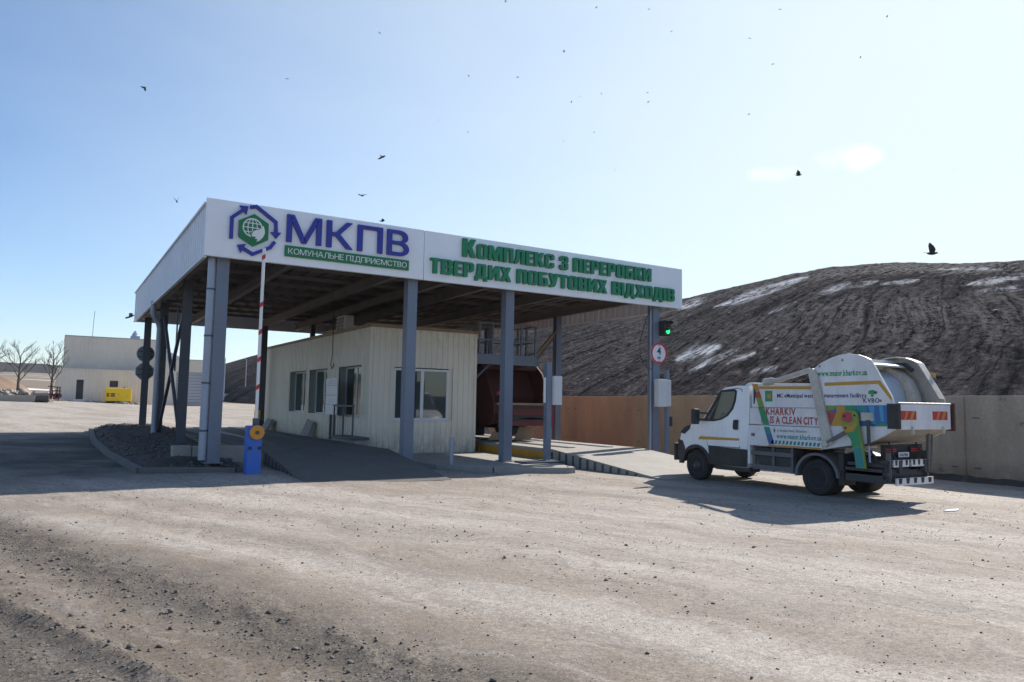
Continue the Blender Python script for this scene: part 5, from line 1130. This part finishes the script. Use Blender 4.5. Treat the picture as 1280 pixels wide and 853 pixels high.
MB().box(wx0, wx1+.05, 86.45, 95.5, 5.85, 5.92).prism([(9.31, 5.92), (9.31, 7.4), (11.6, 6.3), (11.6, 5.92)], lambda u, v, d: (u, 89+d, v), 0, 6).build('side_wing_roof', 'clad_grey', fb)
rd_ = MB().corr(2.75, BZ, 4.55, lambda u, v, d: (wx0+1.75+u, 86.7-d, v), 3, .0).build('roller_door', 'clad_grey', fb)
sl_ = MB()
for k in range(12): sl_.box(wx0+1.76, wx0+4.49, 86.685, 86.699, BZ+.33*k, BZ+.33*k+.03)
sl_.build('door_slats', 'steel_dark', rd_)
MB().box(1.80, 2.42, 85.1, 85.16, BZ, 3.38).build('door', 'dark_door', fb)
w_ = MB().box(4.70, 5.45, 85.1, 85.16, 2.72, 3.36).build('window', 'dark_door', fb); MB().box(5.06, 5.09, 85.08, 85.1, 2.73, 3.35).build('glazing_bar', 'steel_dark', w_)
v_ = MB().box(6.62, 7.5, 88.6, 89.4, 7.9, 8.3).lathe((7.05, 89, 8.3), (0, 0, 1), [(0, .38), (.08, .30), (.3, .28), (.4, .14), (.55, .13)], 14).build('roof_vent', 'pipe', fb)
MB().tube([(3.0, 87.6, 7.9), (3.02, 87.6, 9.3), (3.08, 87.6, 10.6)], .025, 6).build('antenna', 'steel_dark', fb)
ge = empty('generator', (5.55, 83, 1.05), 'bright yellow enclosed generator standing in front of the industrial building', 'generator')
MB().box(4.28, 6.55, 82.6, 83.6, 1.30, 2.58).build('casing', 'gen_yellow', ge, bevel=.04); MB().box(4.4, 6.45, 82.65, 83.55, .95, 1.299).build('skid', 'black', ge)
vt_ = MB()
for z in (1.75, 1.95): vt_.box(4.36, 4.6, 82.58, 82.598, z, z+.14).box(4.72, 5.08, 82.58, 82.598, z, z+.14)
vt_.build('air_vents', 'black', ge); MB().box(5.4, 5.44, 82.58, 82.598, 1.95, 2.05).box(6.1, 6.14, 82.58, 82.598, 1.75, 1.85).build('latch', 'black', ge)
MB().tube([(5.9, 83, 2.58), (5.9, 83, 2.78)], .05, 8).build('exhaust', 'steel_dark', ge)
tag(MB().box(1.55, 2.9, 82.9, 84.0, 1.18, 1.42).build('steel_trough', 'clad_grey', bevel=.02), 'pale blue grey steel trough lying before the dark door of the far building', 'trough')
rm_ = empty('farm_harrow', (0, 75, 1.3), 'red tubular frame machine parked at the corner of the far building', 'machine')
fr_ = MB()
for (p, q_) in (((-.5, 75, 2.55), (.45, 75, 2.45)), ((-.4, 75.4, 2.2), (.5, 75.4, 2.15)), ((-.35, 75, 1.5), (.4, 75, 1.55)), ((-.4, 75, 1.4), (-.2, 75.2, 2.7)), ((.35, 75, 1.4), (.4, 75.2, 2.5)), ((0, 75, 1.4), (-.25, 75, 2.6)), ((.15, 75.3, 1.4), (.2, 75, 2.5))): fr_.bar(p, q_, .08, .08)
fr_.build('frame', 'dark_red', rm_)
for x in (-.3, .1, .35): MB().lathe((x, 74.9, 1.75), (0, -1, 0), [(0, .22), (.05, .22)], 14).build('disc', 'red_bar', rm_)
tag(MB().lathe((-.95, 74.5, 1.55), (1, .15, 0), [(-.6, .1), (-.55, .42), (.5, .45), (.6, .1)], 16).build('rusty_tank', 'chassis', smooth=True), 'dark rusty tank lying by the red frame machine', 'tank')
tag(MB().box(-9, -1.35, 74, 74.5, 1.2, 1.72).build('concrete_beam', 'concrete', bevel=.03), 'long low concrete beam along the far edge of the yard', 'kerb beam')
k = 520; px_ = rng.uniform(-9, -.3, k); py_ = rng.uniform(76, 80, k); zz = G(px_, py_)+np.clip(1.05-np.abs(px_+3.2)*.16, .1, 1)*rng.random(k)*.9
rub = rocks('rubble', np.stack([px_, py_, zz], -1), np.clip(np.exp(rng.normal(-1.8, .40, k)), .05, .34), 'stone', .7, 5); tag(rub, 'pale broken rubble heaped behind the long concrete beam', 'rubble')
k = 60; px_ = rng.uniform(-.4, 9.2, k); py_ = rng.uniform(82, 84.7, k)
tag(rocks('scrap_debris', np.stack([px_, py_, G(px_, py_)+.05], -1), np.exp(rng.normal(-2.2, .5, k)), 'stone', .5, 6), 'bits of scrap and stone along the foot of the far building', 'debris')
u_, v_2 = np.meshgrid(np.linspace(-1, 1, 60), np.linspace(-1, 1, 60), indexing='ij')
hx_ = -11.5+9.5*u_; hy_ = 125+9*v_2; hz_ = G(hx_, hy_)-.1+np.clip(1-u_**2-v_2**2, 0, 1)**.8*3.0*(.7+.6*fbm(hx_*.35, hy_*.35, 4, 91))
tag(grid('dirt_mound', 'heap', hx_, hy_, hz_), 'reddish brown dirt mound rising behind the rubble and the bare tree', 'mound')
ff_ = empty('concrete_fence', (28, 125, 1), 'low grey panel fence in the distance below the end of the mound', 'fence')
for k in range(6): MB().box(21+2.6*k, 23.57+2.6*k, 125, 125.12, .6, 2.55).build('panel', 'clad_grey', ff_)
for i, (x, lab) in enumerate(((22.5, 'pale tall lamp post standing next to the side wing of the far building'), (25.7, 'pale tall lamp post in front of the grey distant panel fence'))):
    lp = empty('lamp_post', (x, 122, 1), lab, 'lamp post', 'lamp posts at the far fence')
    MB().tube([(x, 122, .9), (x, 122, 8.1)], [.09, .06], 8).build('pole', 'pipe', lp, True)
    MB().bar((x, 122, 8.08), (x-.5, 121.8, 8.2), .06, .06).build('arm', 'pipe', lp)

# bare trees
def bare_tree(x, y, hgt, spread, seed, lab, lean=0):
    rd2 = random.Random(seed); z0 = g1(x, y)-.1
    t = empty('bare_tree', (x, y, z0), lab, 'tree', 'bare trees beyond the yard')
    tk = MB(); tp_ = [Vector((x+lean*k_*k_+.04*math.sin(3*k_+seed), y, z0+hgt*.80*k_)) for k_ in (0, .25, .5, .75, 1)]
    tk.tube(tp_, [.15, .12, .095, .06, .03], 8); tk.build('trunk', 'bark', t, True)
    cr = MB()
    def br(p, d, L, r_, n):
        q_ = p+d*L*.5+Vector((rd2.uniform(-.08, .08), rd2.uniform(-.08, .08), .03))*L; e = q_+(d+Vector((rd2.uniform(-.25, .25), rd2.uniform(-.25, .25), .15))).normalized()*L*.5
        cr.tube([p, q_, e], [r_, r_*.8, r_*.6], 5 if r_ > .03 else 3)
        if n:
            for _ in range(rd2.choice((2, 3, 3))):
                dd_ = (d+Vector((rd2.uniform(-1, 1)*.75, rd2.uniform(-1, 1)*.75, rd2.uniform(-.2, .5)))).normalized(); br(e if rd2.random() < .65 else q_, dd_, L*rd2.uniform(.55, .8), max(.011, r_*.6), n-1)
    for k in range(9):
        a = k*2.4+rd2.random()*.6; f_ = .42+.55*k/8; i_ = min(int(f_*4), 3); p0_ = tp_[i_].lerp(tp_[i_+1], f_*4-i_)
        br(p0_, Vector((math.cos(a)*spread, math.sin(a)*spread, .75)).normalized(), hgt*.27*(1.15-.6*f_), .045, 3)
    cr.build('crown', 'bark', t, fix=False)
bare_tree(-2.75, 79, 5.2, .8, 4, 'wide bare tree with a forked crown behind the rubble and concrete beam')
bare_tree(-.25, 80, 5.0, .45, 9, 'narrow bare tree against the corner of the far building behind the red machine', .1)
bare_tree(-4.9, 81, 5.0, .75, 15, 'bare tree behind the brown dirt mound with only its outer branches showing')

# birds
BIRDS = [(30.0, 16.2, 8.1, 0), (52.1, 39.0, 21.3, 1), (26.9, 69.3, 26.5, 2), (24.4, 67.8, 21.7, 3), (8.8, 75.3, 20.3, 0), (6.7, 92.5, 37.3, 2), (25.5, 65.1, 18.8, 3), (46.4, 78.2, 53.3, 1), (53.2, 74.7, 47.0, 0), (62.8, 69.3, 40.8, 2), (69.8, 93.4, 51.7, 1), (72.8, 91.5, 52.2, 0), (38.0, 100.8, 56.6, 2), (26.7, 108.4, 49.4, 3), (78.1, 100.3, 49.6, 0), (81.6, 98.8, 43.1, 1), (85.0, 71.8, 56.7, 2), (80.5, 62.8, 55.6, 3), (102.2, 60.8, 60.2, 0), (68.7, 75.8, 58.0, 1), (71.2, 91.1, 66.3, 2), (61.0, 98.6, 54.7, 3), (54.7, 103.4, 45.6, 0), (54.8, 114.5, 51.3, 1), (89.5, 75.8, 47.4, 2), (108.3, 69.0, 58.9, 3), (112.1, 56.9, 37.7, 0), (73.6, 103.2, 48.1, 2), (54.2, 102.7, 54.7, 1), (72.5, 80.3, 48.3, 3), (71.5, 98.1, 52.8, 0), (81.8, 84.9, 62.5, 1), (96.2, 76.6, 57.6, 2)]
def bird_mesh(up):
    mb = MB()
    mb.tube([(0, -.25, .02), (0, -.21, .0), (0, -.13, -.01), (0, 0, 0), (0, .10, .01), (0, .15, .03), (0, .19, .035), (0, .215, .025), (0, .25, .012)], [.015, .045, .065, .08, .066, .045, .05, .028, .005], 8)
    mb.add([(-.02, -.2, .01), (.02, -.2, .01), (.055, -.38, .02), (0, -.40, .02), (-.055, -.38, .02), (-.02, -.2, .02), (.02, -.2, .02), (.055, -.38, .026), (0, -.40, .026), (-.055, -.38, .026)], [(0, 1, 2, 3, 4), (9, 8, 7, 6, 5), (0, 5, 6, 1), (1, 6, 7, 2), (2, 7, 8, 3), (3, 8, 9, 4), (4, 9, 5, 0)])
    for sg in (-1, 1):
        pts = [(0.03, .10, 0, -.13), (.20, .12, .55, -.16), (.36, .02, 1.0, -.19), (.50, -.14, 1.15, -.21)]
        v = []
        for (s_2, yf, zz_, yb) in pts:
            c_, s__ = math.cos(up), math.sin(up); k_ = s_2
            v += [(sg*k_*c_, yf, k_*s__*(.9+.1*zz_)+.02), (sg*k_*c_, yb, k_*s__*(.9+.1*zz_)+.012), (sg*k_*c_, yb, k_*s__*(.9+.1*zz_)+.018), (sg*k_*c_, yf, k_*s__*(.9+.1*zz_)+.034)]
        f_ = []
        for i in range(3):
            for k_ in range(4): f_.append((4*i+k_, 4*i+(k_+1) % 4, 4*i+4+(k_+1) % 4, 4*i+4+k_))
        f_ += [(0, 3, 2, 1), (12, 13, 14, 15)]; mb.add(v, f_)
    return mb
protos = [bird_mesh(u) for u in (R(62), R(35), R(-20), R(12))]
meshes = []
for p in protos:
    o = p.build('crow', 'bird', None, True); meshes.append(o.data); bpy.data.objects.remove(o)
special = {0: 'large black crow with raised wings gliding just above the crest of the mound', 1: 'black bird below the thin cloud, seen against the white sky', 2: 'black bird above the blue letters of the canopy sign, the higher of two', 3: 'black bird above the blue letters of the canopy sign, the lower of two', 4: 'black bird in the sky beside the top corner of the canopy', 5: 'small lone black bird high in the deepest blue of the sky', 6: 'black bird skimming the top edge of the canopy fascia'}
rb2 = random.Random(3)
for i, (x, y, z, kd) in enumerate(BIRDS):
    o = bpy.data.objects.new('crow', meshes[kd]); COL.objects.link(o); o.location = (x, y, z)
    o.rotation_euler = (rb2.uniform(-.2, .2), rb2.uniform(-.3, .3), R(-148) if i == 0 else rb2.uniform(0, 6.28)); s_2 = .82 if i == 0 else (1.0 if i < 7 else .55); o.scale = (s_2,)*3
    tag(o, special.get(i, 'tiny distant black bird, a speck circling high in the open sky'), 'bird', 'crows circling over the landfill')

# far fields' snow remnants, scattered litter by the truck
tag(MB().prism([(13.05, 7.0), (13.3, 6.93), (13.45, 6.96), (13.6, 7.03), (13.4, 7.05), (13.2, 7.04)], lambda u, v, d: (u, v, g1(u, v)-.01+d), 0, .022).build('snow_remnant', 'far_snow', bevel=.006), 'small white remnant of ice on the ground behind the white truck', 'ice')
bpy.data.objects.remove(_to)
